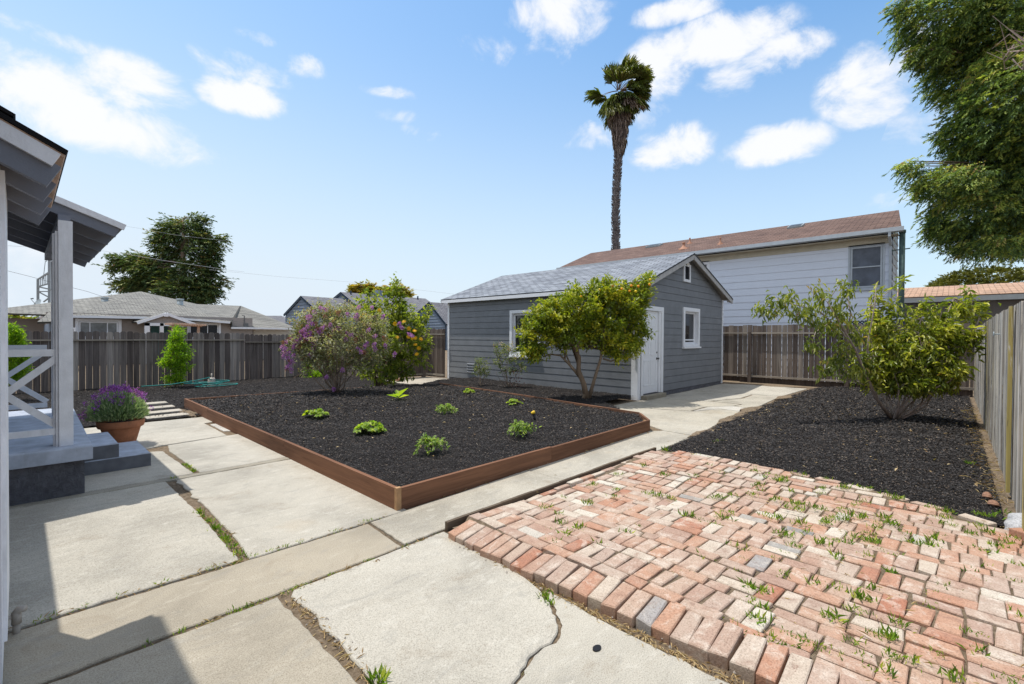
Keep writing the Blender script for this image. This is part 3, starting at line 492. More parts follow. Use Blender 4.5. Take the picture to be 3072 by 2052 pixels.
# -------- brick patio
def bricks():
    mb=MB()
    def brick(cx,cy,lx,ly,z,ang,r,tilt=.007,th=.065,sx=0.):
        a=ang; ca,sa=math.cos(a),math.sin(a); tx,ty=sx+rng.normal()*tilt,rng.normal()*tilt; hx,hy=lx/2,ly/2; e=.003+.004*rng.random()
        def P(u,v,w): return (cx+u*ca-v*sa,cy+u*sa+v*ca,z+w+u*tx+v*ty)
        cj=[(rng.normal()*.0035,rng.normal()*.0035) for _ in range(4)]
        cor=[(-hx,-hy),(hx,-hy),(hx,hy),(-hx,hy)]
        
        for k in range(4):
            if rng.random()<.2: cj[k]=(-np.sign(cor[k][0])*.018*rng.random(),-np.sign(cor[k][1])*.018*rng.random())
        c2=[(u+a_,v+b_) for (u,v),(a_,b_) in zip(cor,cj)]
        vs=[P(u,v,-th) for u,v in c2]+[P(u,v,-e) for u,v in c2]+[P(u-np.sign(u)*e,v-np.sign(v)*e,0) for u,v in c2]
        mb.add(vs,[(8,9,10,11)]+[(i,(i+1)%4,4+(i+1)%4,4+i) for i in range(4)]+[(4+i,4+(i+1)%4,8+(i+1)%4,8+i) for i in range(4)],r)
    def zt(x,y): return .047+.02*math.sin(x*2.1+y*1.3)+.012*math.sin(y*3.3-x)+.035*max(0,1-abs(x-2.2)/.6)
    # soldier course along the near edge
    y=2.66; 
    while y>-1.2:
        wv=.094+rng.normal()*.002; x=2.165+.012*math.sin(y*2.3)+rng.normal()*.004-(.01 if y<.6 else 0)
        brick(x+.092,y-wv/2,.222+rng.normal()*.004,wv-.004,.064+rng.normal()*.003,rng.normal()*.015,rng.random()*(.80 if rng.random()<.9 else 1),.010,.09,.17); y-=wv
    bound=[(2.36,2.70),(5.45,2.66),(5.62,2.2),(5.63,1.29),(5.49,.53),(5.31,.07),(5.07,-.30),(4.8,-.40),(4.7,-1.3),(2.36,-1.3)]
    x=2.375; k=0
    while x<5.75:
        hd=(k%2==1) if rng.random()<.85 else bool(rng.random()<.5); wd=.212 if hd else .106; y=2.66+.1*rng.random(); k+=1
        while y>-1.35:
            if hd and rng.random()<.14:      # two stretchers slipped into a header band
                L=.212; opts=[(x+wd*.25,L,wd/2),(x+wd*.75,L,wd/2)]
                for xc0,ly,lx in opts:
                    xc=xc0+.02*math.sin((y-L/2)*1.7+x*1.2)+.05*max(0,(1.0-y))*.3*((x-2.4)/3); yc=y-L/2
                    if inpoly(np.array([[xc,yc]]),bound)[0]: brick(xc,yc,lx-.008,ly-.008,zt(xc,yc)+rng.normal()*.002,.02*math.sin(xc*1.3+yc)+rng.normal()*.015,float(rng.random()*.95))
                y-=L; continue
            L=(.104+.006*rng.normal()) if hd else (.208+.012*rng.normal() if rng.random()<.8 else .12)
            xc=x+wd/2+.02*math.sin((y-L/2)*1.7+x*1.2)+.05*max(0,(1.0-y))*.3*((x-2.4)/3)+rng.normal()*.002; yc=y-L/2
            if inpoly(np.array([[xc,yc]]),bound)[0]:
                g=.005+.006*rng.random(); rv=float(np.clip(rng.random()*.84+(.12 if rng.random()<.2*(1+(xc-2.4)/2) else 0)+(.17*(rng.random()<.03)),0,1))
                brick(xc,yc,wd-g,L-g,zt(xc,yc)+rng.normal()*.0025,.02*math.sin(xc*1.3+yc)-.02+rng.normal()*.018,rv)
            y-=L
        x+=wd
    # border laid on the curved far side
    B=np.array([(5.50,2.72),(5.66,2.25),(5.69,1.29),(5.54,.50),(5.36,.02),(5.14,-.33)]); seg=[]
    for a,b in zip(B[:-1],B[1:]):
        L=np.linalg.norm(b-a); k=max(1,int(L/.21)); 
        for q in range(k): p=a+(b-a)*(q+.5)/k; seg.append((p,math.atan2(*(b-a)[::-1])))
    for p,a in seg: brick(p[0],p[1],.2,.095,.045+rng.normal()*.006,a+rng.normal()*.03,rng.random()*.95)
    xx=2.55
    while xx<5.4: brick(xx,2.715,.2,.06,.04+rng.normal()*.006,rng.normal()*.03,rng.random()*.9); xx+=.208
    o=mb.build('brick_paving','brick'); struct(o)
    # sandy soil filling the joints almost to the top
    nx_,ny_=90,110; X,Y=np.meshgrid(np.linspace(2.24,5.72,nx_),np.linspace(-1.4,2.72,ny_),indexing='ij'); Pq=np.stack([X.ravel(),Y.ravel()],1)
    Z=np.array([zt(a_,b_) for a_,b_ in Pq])-.013-.055*(Pq[:,0]<2.385)+(vnoise(Pq,14,5)-.5)*.008; okk=inpoly(Pq,[(2.2,2.74),(5.55,2.72),(5.70,2.2),(5.70,1.25),(5.56,.45),(5.15,-.35),(4.85,-1.4),(2.2,-1.4)]).reshape(nx_,ny_)
    c_=okk[:-1,:-1]&okk[1:,:-1]&okk[1:,1:]&okk[:-1,1:]; i_,j_=np.nonzero(c_); a_=i_*ny_+j_
    struct(raw('sand_bed',np.stack([Pq[:,0],Pq[:,1],Z],1),np.stack([a_,a_+ny_,a_+ny_+1,a_+1],1),np.full(len(a_),.5),'dirt',None,True))
    b=MB(); b.prism([(2.2,2.74),(5.6,2.72),(5.74,2.2),(5.74,1.2),(5.6,.4),(5.2,-.4),(4.9,-1.4),(2.2,-1.4)],-.08,.004); struct(b.build('sand_bed','dirt'))
bricks()
def loosebrick(name,p,ang,l,label):
    b=MB(); b.prism([(-.1*l,-.05),(.1*l,-.05),(.1*l,.05),(-.1*l,.05)],0,.065,.05,.006); o=b.build(name,'brick'); o.location=p; o.rotation_euler=(.02,.03,ang); return tag(o,label,'brick')
loosebrick('brick',(4.98,-.42,.03),.9,.9,'broken red brick end lying at the far right corner of the brick patio')
loosebrick('brick',(8.25,12.7,.055),.3,1.1,'red brick lying on the pale pad by the side fence')
# old edging board between walk and bricks
t=thing('edging_board',(2.3,2.79,0),'dark weathered edging board standing between the concrete walk and brick patio','edging')
b=MB(); 
xs=np.linspace(2.22,5.62,18)
for a,c in zip(xs[:-1],xs[1:]): b.beam((a,2.765+.006*math.sin(a*3),.012),(c+.001,2.765+.006*math.sin(c*3),.012),.028,.11+.004*math.sin(a*9),r=.4)
b.build('board','edging',t)
# rock
def rock(p,rx,ry,rz,label,mat='rock'):
    bm=bmesh.new(); bmesh.ops.create_icosphere(bm,subdivisions=4,radius=1)
    for v in bm.verts:
        n=1+.12*math.sin(v.co.x*4+1)*math.cos(v.co.y*3)+.05*math.sin(v.co.z*9+v.co.x*7); v.co=Vector((v.co.x*rx*n,v.co.y*ry*n,max(v.co.z,-.3)*rz*n))
    me=bpy.data.meshes.new('rock'); bm.to_mesh(me); bm.free(); me.materials.append(M[mat]); me.polygons.foreach_set('use_smooth',[True]*len(me.polygons)); o=bpy.data.objects.new('rock',me); COL.objects.link(o); o.location=p; return tag(o,label,'rock')
rock((5.33,-.50,.02),.30,.20,.11,'pale grey granite boulder at the foot of the right fence')
rock((5.9,-.28,.03),.05,.04,.03,'small reddish stone in the mulch close to the right fence','stone')
rock((6.15,-.25,.03),.06,.035,.035,'brown stone lying beside the right fence behind the small reddish one','stone')
# ------------------------------------------------------------------ raised bed planks
t=thing('raised_garden_bed',(2.2,3.4,0),'long raised bed framed with redwood stained planks and filled with black mulch','garden bed')
def plank(pts,th,z0,z1,mat,name='plank',par=t,r=.5,jn=()):
    b=MB()
    for k,(a,c) in enumerate(zip(pts[:-1],pts[1:])): b.beam((*a,(z0+z1)/2),(*c,(z0+z1)/2),th,z1-z0,r=r+.2*k)
    return b.build(name,mat,par)
plank([(2.235,3.405),(4.3,3.425)],.038,-.01,.182,'plankx'); plank([(4.303,3.425),(6.85,3.475)],.038,-.01,.172,'plankx',r=.2)
plank([(2.205,3.42),(2.24,5.9)],.038,-.01,.185,'planky'); plank([(2.24,5.903),(2.27,9.4)],.038,-.01,.185,'planky',r=.3); plank([(2.27,9.403),(2.30,11.16)],.038,-.01,.19,'planky',r=.7)
plank([(6.86,3.485),(7.37,3.91)],.038,-.01,.172,'plankx',r=.3); plank([(7.38,3.93),(7.43,4.4),(7.61,6.0)],.038,0,.178,'planky',r=.6); plank([(7.61,6.003),(7.81,8.1),(8.0,10.3)],.038,0,.182,'planky',r=.6)
plank([(2.32,11.15),(5.9,10.72)],.038,0,.182,'plankx',r=.9)
b=MB(); b.box((2.185,3.385,-.01),(2.232,3.42,.19),.5); b.build('corner_batten','endgrain',t)
b=MB(); b.box((6.79,3.51,.0),(6.83,3.55,.165),.5); b.build('corner_stake','endgrain',t)
# stepping slabs beyond the patio
for i,(y,lab) in enumerate(((10.05,'nearest pale concrete stepping slab just past the patio edge'),(10.62,'second pale stepping slab from the patio edge'),(11.28,'third pale stepping slab from the patio edge'),(11.98,'farthest pale stepping slab leading toward the fence'))):
    b=MB(); b.prism([(1.50+.03*i,y-.13),(2.12+.01*i,y-.10),(2.12+.01*i,y+.2),(1.50+.03*i,y+.17)],-.02,.040+.004*i,0,.006); tag(b.build('stepping_slab','pad'),lab,'stepping stone','stepping slabs in the mulch')
# ================================================================== GARAGE
G0,G1,GY0,GY1=9.96,15.45,5.36,12.35
t=thing('garage',(12.7,8.8,0),'dark grey clapboard garage with white trim and a shingled gable roof','garage'); GA=t
RX,RZ=12.70,3.79; eL,zL=9.79,2.70; eR,zR=15.82,2.735
fl=Fr((G0,GY1,0),(0,-1,0),(-1,0,0)); Lw=GY1-GY0            # long wall, u from far end to the near corner
fg=Fr((G0,GY0,0),(1,0,0),(0,-1,0)); Wg=G1-G0
wl=(GY1-9.48,GY1-8.31,.91,2.24); wg=(12.45-G0,13.57-G0,1.225,2.31); dr=(10.20-G0,11.14-G0,.0,2.13)
b=MB(); siding(b,fl,.10,2.66,lambda z:(0,Lw),[ (wl[0]+.05,wl[1]-.05,wl[2]+.03,wl[3]-.05)],lip=.005,gr=.008)
def gext(z):
    l=0 if z<2.66 else (z-2.66)/((RZ-2.66)/(RX-G0)); r=Wg if z<2.72 else Wg-(z-2.72)/((RZ-2.72)/(G1-RX)); return (min(l,RX-G0-.01),max(r,RX-G0+.01))
siding(b,fg,.10,RZ-.10,gext,[(wg[0]+.05,wg[1]-.05,wg[2]+.03,wg[3]-.05),dr],lip=.003,gr=.008)
b.build('wall','siding',t)
b=MB(); b.box((G0+.12,GY0+.14,.02),(G0+.2,GY1,2.6)); b.box((G1-.12,GY0+.14,.02),(G1,GY1,2.6)); b.box((G0,GY1-.1,.02),(G1,GY1,2.6)); b.build('wall_core','siding',t)
b=MB(); b.box((G0+.012,GY0+.012,-.08),(G1-.01,GY1-.01,.098)); b.build('foundation','found',t)
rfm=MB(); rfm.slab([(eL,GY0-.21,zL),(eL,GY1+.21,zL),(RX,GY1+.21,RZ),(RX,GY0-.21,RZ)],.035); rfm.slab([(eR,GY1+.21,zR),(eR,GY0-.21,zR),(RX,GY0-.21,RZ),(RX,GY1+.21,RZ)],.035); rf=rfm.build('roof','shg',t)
b=MB(); b.box((eL-.005,GY0-.20,zL-.125),(eL+.022,GY1+.20,zL-.03)); b.build('fascia','white',rf)
b=MB()
for (x0,z0,x1,z1) in ((eL,zL,RX,RZ),(eR,zR,RX,RZ)): b.beam((x0,GY0-.185,z0-.10),(x1+(.0 if x0<x1 else -.0),GY0-.185,z1-.10),.025,.125)
b.build('bargeboard','gable_trim',rf)
b=MB()
for y in (GY1+.185,): 
    for (x0,z0,x1,z1) in ((eL,zL,RX,RZ),(eR,zR,RX,RZ)): b.beam((x0,y,z0-.10),(x1,y,z1-.10),.025,.12)
b.build('rear_bargeboard','gable_trim',rf)
b=MB()
for (x0,z0,x1,z1) in ((eL+.03,zL,RX,RZ),(eR-.02,zR,RX,RZ)):
    b.add([(x0,GY0-.17,z0-.05),(x0,GY1+.17,z0-.05),(x1,GY1+.17,z1-.05),(x1,GY0-.17,z1-.05)],[(0,1,2,3)])
b.box((G1+.01,GY0-.17,zR-.125),(eR-.03,GY0-.14,zR-.02)); b.build('soffit','soffit',rf)
for (n,a,c) in (('corner_board',(G0-.022,GY1-.06,.05),(G0-.001,GY1+.02,2.64)),('corner_board',(G0-.026,GY0-.022,.0),(G0-.001,GY0+.145,2.64)),('corner_board',(G0,GY0-.028,.0),(G0+.085,GY0-.001,2.62)),('corner_board',(G1-.03,GY0-.026,.03),(G1+.022,GY0+.05,2.68))):
    b=MB(); b.box(a,c); b.build(n,'white',t)
o=window(t,fl,*wl,cas=.09,mull=(.5,),vm=()); o.name='window_frame'
window(t,fg,*wg,cas=.10,dep=.12,proud=.035,mull=(.12,))
# gable vent
b=MB(); vx=(12.44-G0,12.88-G0); fg.box(b,vx[0],vx[0]+.07,0,.035,3.01,3.5); fg.box(b,vx[1]-.07,vx[1],0,.035,3.01,3.5); fg.box(b,vx[0]+.07,vx[1]-.07,0,.035,3.01,3.08); fg.box(b,vx[0]+.07,vx[1]-.07,0,.035,3.44,3.5); vf=b.build('gable_vent','white',t)
b=MB(); 
for k in range(8):
    z=3.10+k*.042; q=[fg.p(vx[0]+.071,.012,z+.028),fg.p(vx[1]-.071,.012,z+.028),fg.p(vx[1]-.071,.03,z),fg.p(vx[0]+.071,.03,z)]; b.add(q,[(0,1,2,3)])
fg.box(b,vx[0]+.071,vx[1]-.071,.001,.0135,3.081,3.439); b.build('louvre','black',vf)
# foundation vent on long wall
b=MB(); u0,u1=GY1-11.38,GY1-10.99; fl.box(b,u0,u1,.0,.02,.28,.30); fl.box(b,u0,u1,0,.02,.64,.66); fl.box(b,u0,u0+.02,0,.02,.30,.64); fl.box(b,u1-.02,u1,0,.02,.30,.64)
for k in range(4): 
    z=.31+k*.085; b.add([fl.p(u0+.02,.004,z+.075),fl.p(u1-.02,.004,z+.075),fl.p(u1-.02,.04,z+.01),fl.p(u0+.02,.04,z+.01)],[(0,1,2,3)])
b.build('crawl_vent','siding',t)
# door
b=MB(); a,c=dr[0],dr[1]; fg.box(b,a-.10,a,-.02,.03,.0,2.24); fg.box(b,c,c+.11,-.02,.03,.0,2.24); fg.box(b,a,c,-.02,.03,2.13,2.24); fg.box(b,c-.09,c-.001,-.08,.004,.1,2.129); b.build('door_frame','white',t)
b=MB(); D0,D1=a+.003,c-.095; fg.box(b,D0,D1,-.075,-.03,.115,2.127); dn=-.03
pw=(D1-D0)
for (p0,p1) in ((.13,.44),(.56,.87)):
    for (z0,z1) in ((.30,.92),(1.04,1.62),(1.74,1.98)):
        u0,u1=D0+pw*p0,D0+pw*p1
        for (q0,q1,y0,y1) in ((u0,u1,z0,z0+.018),(u0,u1,z1-.018,z1),(u0,u0+.018,z0+.018,z1-.018),(u1-.018,u1,z0+.018,z1-.018)): fg.box(b,q0,q1,dn-.001,dn+.009,y0,y1)
do=b.build('door','white',t)
kx=D1-.05
for z,r in ((.95,.03),(1.10,.022)):
    b=MB()
    p=np.array(fg.p(kx,dn,z)); b.tube([p,p+np.array([0,-.012,0]),p+np.array([0,-.016,0])],[r,r,r*.5],10); 
    if z<1: b.tube([p+np.array([0,-.01,0]),p+np.array([0,-.03,0]),p+np.array([0,-.05,0]),p+np.array([0,-.065,0])],[.012,.012,.027,.02],10)
    b.build('door_handle' if z<1 else 'deadbolt','metal',do,True)
b=MB(); b.prism([(10.10,5.18),(11.12,5.18),(11.16,5.33),(10.10,5.33)],-.05,.098,0,.01); b.build('threshold','concrete_strip',t)
# security lamp under the ridge
b=MB(); p=np.array([12.35,GY0-.03,3.50]); b.box(p-[.05,.0,.04],p+[.05,.03,.04]); b.tube([p,p+[-.03,-.09,-.02]],[.02,.02],8); b.tube([p+[.06,-.02,.06],p+[.13,-.14,.12]],[.045,.06],10); b.tube([p+[-.03,-.09,-.02],p+[-.05,-.17,-.07]],[.03,.045],10); b.build('security_light','paleW',t)
# ================================================================== FENCES
def picket_fence(name,a,bp,zt,zb,label,mat,bw=.14,gap=.004,dog=True,rails=(),railmat='rail',side=1,posts=(),postw=.09,zcurve=None,railn=.02,th=.016,kick=None,gapvar=.004,topj=.008,prail=.035):
    a=np.array(a,float); bp=np.array(bp,float); L=np.linalg.norm(bp-a); u=(bp-a)/L; n=np.array([-u[1],u[0]])*side; fr=Fr((a[0],a[1],0),(u[0],u[1],0),(n[0],n[1],0)); t=thing(name,(a[0],a[1],0),label,'fence')
    b=MB(); x=0
    while x<L:
        w=bw*(1+rng.normal()*.03); w=min(w,L-x+.001); g=gap+abs(rng.normal())*gapvar; z1=(zt if not zcurve else zcurve(x))+rng.normal()*topj; o=rng.normal()*.003; r=rng.random()
        if w<.03: break
        if dog:
            c=w*.27; prof=[(x,zb),(x+w-g,zb),(x+w-g,z1-c),(x+w-g-c*.35,z1-c*.35),(x+w-g-c,z1),(x+c,z1),(x+c*.35,z1-c*.35),(x,z1-c)]
        else: prof=[(x,zb),(x+w-g,zb),(x+w-g,z1),(x,z1)]
        m=len(prof); vs=[fr.p(p,o,z) for p,z in prof]+[fr.p(p,o-th,z) for p,z in prof]
        b.add(vs,[tuple(range(m)),tuple(range(2*m-1,m-1,-1))]+[(i,(i+1)%m,m+(i+1)%m,m+i) for i in range(m)],r); x+=w
    b.build('boards',mat,t)
    for (z0,z1,nn,pr) in rails:
        b=MB(); k=max(1,int(L/2.4)); 
        for i in range(k): fr.box(b,L*i/k,L*(i+1)/k-.004,nn,nn+pr,z0+rng.normal()*.004,z1,rng.random())
        b.build('rail',railmat,t)
    for x in posts:
        b=MB(); fr.box(b,x-postw/2,x+postw/2,.006,.006+postw,-.05,(zt if not zcurve else zcurve(x))-.22,rng.random()); b.build('post',mat,t)
    return t,fr
# far left fence (runs along X), its top edge seen just above eye level
picket_fence('dog_eared_fence',(-9,16.5),(5.0,16.5),1.53,-.03,'dark weathered dog-eared board fence across the back of the yard, left stretch','fence',rails=((1.29,1.325,.02,.05),),side=-1,gap=.004,gapvar=.006)
picket_fence('dog_eared_fence',(5.0,16.48),(7.95,16.55),1.49,.0,'dark weathered dog-eared board fence behind the purple flowering bush','fence',rails=((1.22,1.262,.02,.055),),side=-1,gap=.005,gapvar=.006)
picket_fence('side_fence',(7.9,16.5),(7.9,13.45),1.66,.05,'brown board fence returning from the back fence behind the yellow flowering shrub','fence_back',rails=((1.50,1.545,.02,.04),),railmat='raily',side=-1)
picket_fence('board_fence',(7.92,13.42),(9.74,13.42),1.72,.08,'brown board fence behind the pale concrete pad, with a low rail and a post','fence_back',rails=((1.52,1.56,.02,.04),(.13,.175,.02,.05)),side=-1,gapvar=.004,posts=(1.76,),postw=.11,bw=.12)
picket_fence('board_fence',(9.80,13.40),(9.88,12.42),1.72,.08,'narrow brown board fence piece joining the post to the back corner of the garage','fence_back',rails=((1.52,1.56,.02,.04),(.13,.19,.02,.05)),railmat='raily',side=-1,gapvar=.003,bw=.12)
# back fence right (runs along Y)
tb,fb=picket_fence('back_fence',(16.95,8.2),(16.95,-.42),1.90,.16,'tall brown weathered board fence with lit top rail behind the peach tree','fence_back',bw=.15,dog=False,rails=((1.63,1.672,.018,.085),(.185,.235,.018,.075)),railmat='raily',side=-1,posts=(3.25,5.93),postw=.11,gapvar=.007,topj=.012)
b=MB(); fb.box(b,0,8.6,-.02,.012,-.08,.158,.1); b.build('kickboard','fence_back',tb)
# right fence (close, runs along X, seen sharply from the side)
tr,frr=picket_fence('grey_board_fence',(17.0,-.42),(4.4,-.42),1.80,-.02,'sunlit grey fence of rough peeling boards running along the right side of the yard','fence_rt',bw=.17,gap=.010,dog=False,side=-1,gapvar=.006,zcurve=lambda x:1.79-.02*math.sin(x*.5),th=.02)
b=MB(); frr.box(b,10.57,10.66,.012,.04,.05,1.79,1.0); b.build('batten','fence_rt',tr); b=MB(); frr.box(b,11.9,12.03,.012,.03,.05,1.75,1.0); b.build('batten','fence_rt',tr)
b=MB(); p=np.array([8.2,-.40,1.545]); ring=[p+np.array([0.025*math.cos(a),.035,.025*math.sin(a)]) for a in np.linspace(0,6.283,13)]; b.tube(ring,.006,6); b.tube([p+[.02,.03,0],p+[.10,.03,0]],.007,6); b.tube([p+[0,-.02,0],p+[0,.035,.0]],.008,6); tag(b.build('eye_bolt','zinc'),'steel eye bolt screwed into the grey right fence','eye bolt')
# lattice panel beyond back fence
t=thing('lattice_panel',(18,0,1.7),'dark lattice screen with a pale cap rail rising behind the back fence','lattice')
b=MB()
for k in range(-14,40):
    y0=-.05+k*.10
    for s in (1,-1):
        p=[(18.0+.006*s,y0,1.74),(18.0+.006*s,y0+s*.36,2.10)]
        if min(p[0][1],p[1][1])<-.1 or max(p[0][1],p[1][1])>2.6: continue
        b.beam(p[0],p[1],.008,.035,(0,1,1) if s<0 else (0,-1,1),.3)
b.build('lattice','bluedk',t); b=MB(); b.beam((18,-.1,2.12),(18,2.6,2.06),.06,.05); b.build('cap_rail','gutter',t); b=MB(); b.beam((18,-.1,1.72),(18,2.6,1.72),.05,.05); b.beam((18,-.1,1.1),(18,-.1,2.12),.07,.07,(1,0,0)); b.beam((18,2.6,1.1),(18,2.6,2.1),.07,.07,(1,0,0)); b.build('frame','bluedk',t)
# ================================================================== WHITE NEIGHBOUR HOUSE
HX=19.0; t=thing('two_storey_house',(22,7,0),'two-storey house with white lap siding and brown shingle roof behind the garage','house'); WH=t
fh=Fr((HX,14.0,0),(0,-1,0),(-1,0,0)); LH=14.0-1.42; hw=(14-2.56,14-1.60,3.10,4.56); hw2=(14-8.0,14-7.09,3.9,4.56)
b=MB(); siding(b,fh,-.05,4.62,lambda z:(0,LH),[(hw[0]+.04,hw[1]-.04,hw[2]+.03,hw[3]-.04),(hw2[0]+.04,hw2[1]-.04,hw2[2]+.03,hw2[3]-.04)],exp=.262,lip=.02)
fe=Fr((HX,1.42,0),(1,0,0),(0,-1,0)); siding(b,fe,-.05,5.55,lambda z:(0 if z<4.90 else min(1.88,(z-4.90)*2.76),1.9),exp=.262,lip=.02)
fe2=Fr((HX+1.9,2.7,0),(1,0,0),(0,-1,0)); siding(b,fe2,-.05,5.2,lambda z:(0,4.1 if z<4.9 else 4.1-(z-4.9)*2.76),exp=.262,lip=.02)
b.build('wall','hwhite',t)
b=MB(); b.box((HX+.15,1.46,0),(HX+.25,13.89,4.6)); b.box((HX+.15,13.9,0),(HX+6,14,4.6)); b.box((HX+5.9,2.75,0),(HX+6,13.89,4.6)); b.box((HX+1.8,1.46,0),(HX+1.89,2.9,5.4)); b.build('wall_core','hwhite',t)
b=MB(); b.box((HX-.012,1.45,4.52),(HX-.03,14,4.75)); b.box((HX-.34,1.26,4.72),(HX+.1,14.1,4.74)); b.build('frieze','cream',t)
xe,ze,xr,zr=HX-.42,4.93,HX+3.0,6.17
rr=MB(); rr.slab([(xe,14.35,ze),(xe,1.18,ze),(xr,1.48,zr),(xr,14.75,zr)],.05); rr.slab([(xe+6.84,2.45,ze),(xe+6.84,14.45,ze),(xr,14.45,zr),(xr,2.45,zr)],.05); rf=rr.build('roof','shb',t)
b=MB(); b.box((xe-.11,1.12,ze-.14),(xe+.0,14.43,ze-.012)); b.box((xe+.001,1.14,ze-.16),(xe+.03,14.4,ze-.06)); gu=b.build('gutter','gutter',rf)
b=MB(); y=1.46; b.beam((xe-.05,y,ze-.14),(xe-.05,y,ze-.28),.07,.09,(1,0,0)); b.beam((xe-.05,y,ze-.26),(HX-.07,y,ze-.50),.07,.09,(1,0,1)); b.beam((HX-.07,y,ze-.48),(HX-.07,y,.1),.07,.09,(1,0,0)); b.build('downspout','gutter',t)
b=MB(); b.beam((xe-.05,13.9,ze-.14),(xe-.05,13.9,ze-.5),.07,.09,(1,0,0)); b.beam((xe-.05,13.9,ze-.5),(HX-.07,13.9,ze-.75),.07,.09,(1,0,1)); b.beam((HX-.07,13.9,ze-.75),(HX-.07,13.9,.1),.07,.09,(1,0,0)); b.build('downspout','gutter',t)
window(t,fh,*hw,cas=.05,dep=.04,proud=.03,pane='screen',mat='gutter',mull=(.5,),sashw=.05); window(t,fh,*hw2,cas=.07,dep=.05,proud=.03,pane='glass',mat='white')
def roofp(y,f): x=xe+(xr-xe)*f; return np.array([x,y,ze+(zr-ze)*f])
sl_=np.array([xr-xe,0,zr-ze]); sl_/=np.linalg.norm(sl_); rn=np.array([-sl_[2],0,sl_[0]])
for (y0,y1,f) in ((10.98,10.29,.80),(4.86,4.34,.80)):
    q=roofp((y0+y1)/2,f); b=MB(); b.beam(q-sl_*.24+rn*.03,q+sl_*.24+rn*.03,abs(y1-y0),.07,tuple(rn)); so_=b.build('skylight','zinc',rf); b=MB(); b.beam(q-sl_*.20+rn*.062,q+sl_*.20+rn*.062,abs(y1-y0)-.1,.03,tuple(rn)); b.build('skylight_pane','skyglass',so_)
for (px,py,f,h,s) in ((1567,570,.27,.22,1.15),(1581,562,.62,.20,.6),(1651,560,.27,.22,.55)):
    # vent stack with flashing cone
    x=xe+(xr-xe)*f; q=on(px,py,0,x); q[2]=ze+(zr-ze)*f; b=MB(); b.lathe(q,[(.17*s,-.05),(.11*s,.05),(.05*s,.12),(.045*s,h),(.06*s,h+.01),(.06*s,h+.05),(.0,h+.055)],14); b.box(q-[.02,.2*s,.03],q+[.02,.2*s,.03]); b.build('vent_pipe','copper',rf,True)
b=MB(); b.tube([(HX-.25,1.17,1.2),(HX-.25,1.17,4.75)],.075,12); b.tube([(HX-.25,1.17,4.75),(HX-.25,1.17,4.84)],.09,12); pp=b.build('flue_pipe','greypipe',t,True); b=MB(); b.beam((HX-.3,.98,4.25),(HX-.15,1.42,4.25),.03,.03); b.build('bracket','greypipe',pp)
# ================================================================== LOW BUILDING, right
t=thing('low_house',(26,0,0),'low grey stucco house with shallow tan shingle roof behind the right corner of the yard','house')
b=MB(); b.box((24.3,-3.2,0),(32,3.5,3.0)); b.build('wall','tstucco',t)
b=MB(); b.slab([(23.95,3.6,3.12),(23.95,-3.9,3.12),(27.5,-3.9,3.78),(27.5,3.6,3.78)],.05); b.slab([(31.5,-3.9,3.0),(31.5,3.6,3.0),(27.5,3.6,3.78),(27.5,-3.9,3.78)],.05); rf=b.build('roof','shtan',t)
b=MB(); b.box((23.9,-3.9,2.90),(23.96,3.6,3.08)); b.build('fascia','gutter',rf)
fq=Fr((24.3,3.5,0),(0,-1,0),(-1,0,0)); window(t,fq,3.75,4.9,1.0,2.12,cas=.06,proud=.1,dep=-.02,pane='glass',mat='tstucco',sill=False); window(t,fq,1.0,2.0,1.0,2.1,cas=.06,proud=.1,dep=-.02,pane='glass',mat='tstucco',sill=False)
# ================================================================== NEAR HOUSE (porch, lean-to), left edge of the picture
t=thing('house',(-1,6,0),'near house with white porch posts, painted steps and low eaves at left edge','house')
PZ=.45; py0,py1=5.75,9.0
b=MB(); b.prism([(-2.2,5.76),(.472,5.74),(.53,8.95),(-2.2,9.0)],PZ-.125,PZ,0,.012); b.build('porch_deck','deck',t)
b=MB(); b.box((-2.2,5.81,-.08),(.42,8.9,PZ-.126)); pb=b.build('porch_base','found',t)
st=MB()
st2=MB()
for (x0,x1,z) in ((.425,.745,.30),(.425,1.02,.15)):
    s0=(6.52 if z>.2 else 6.515); st.prism([(x0,s0),(x1,s0),(x1,7.36),(x0,7.36)],(.1501 if z>.2 else -.06),z-.012); st2.prism([(x0+.004,s0+.004),(x1-.004,s0+.004),(x1-.004,7.356),(x0+.004,7.356)],z-.012,z,0,.008)
s_=st.build('step','steppaint',t); st2.build('step_top','deck',s_)
def post(x,y,w=.095,nm='post',z1=2.50):
    b=MB(); b.box((x-w/2,y-w/2,PZ-.002),(x+w/2,y+w/2,z1)); o=b.build(nm,'oldwhite',t); b=MB(); b.box((x-w/2-.02,y-w/2+.02,PZ-.001),(x-w/2-.001,y+w/2+.03,z1-.1)); b.box((x-w/2-.036,y-w/2+.05,PZ-.0015),(x-w/2-.021,y+w/2+.06,z1-.12)); b.build('post_trim','oldwhite',o)
post(.302,5.92); post(.352,8.2,.05)
def railing(y,x0,x1,zb,zt,w):
    r=MB(); r.beam((x0,y,zt),(x1,y,zt),.035,w); r.beam((x0,y,zb),(x1,y,zb),.035,w*.9); 
    xm=x0; k=(x1-x0)
    n=max(1,int(round(k/.62)))
    for i in range(n):
        a=x1-k*i/n; c=x1-k*(i+1)/n; r.beam((a,y-.004,zt-w*.6),(c,y-.004,zb+w*.6),.03,w*.9); r.beam((a,y+.030,zb+w*.6),(c,y+.030,zt-w*.6),.03,w*.9)
    r.build('railing','oldwhite',t)
railing(5.925,-1.1,.255,.585,1.30,.062); railing(8.19,-1.2,.25,.585,1.30,.062)
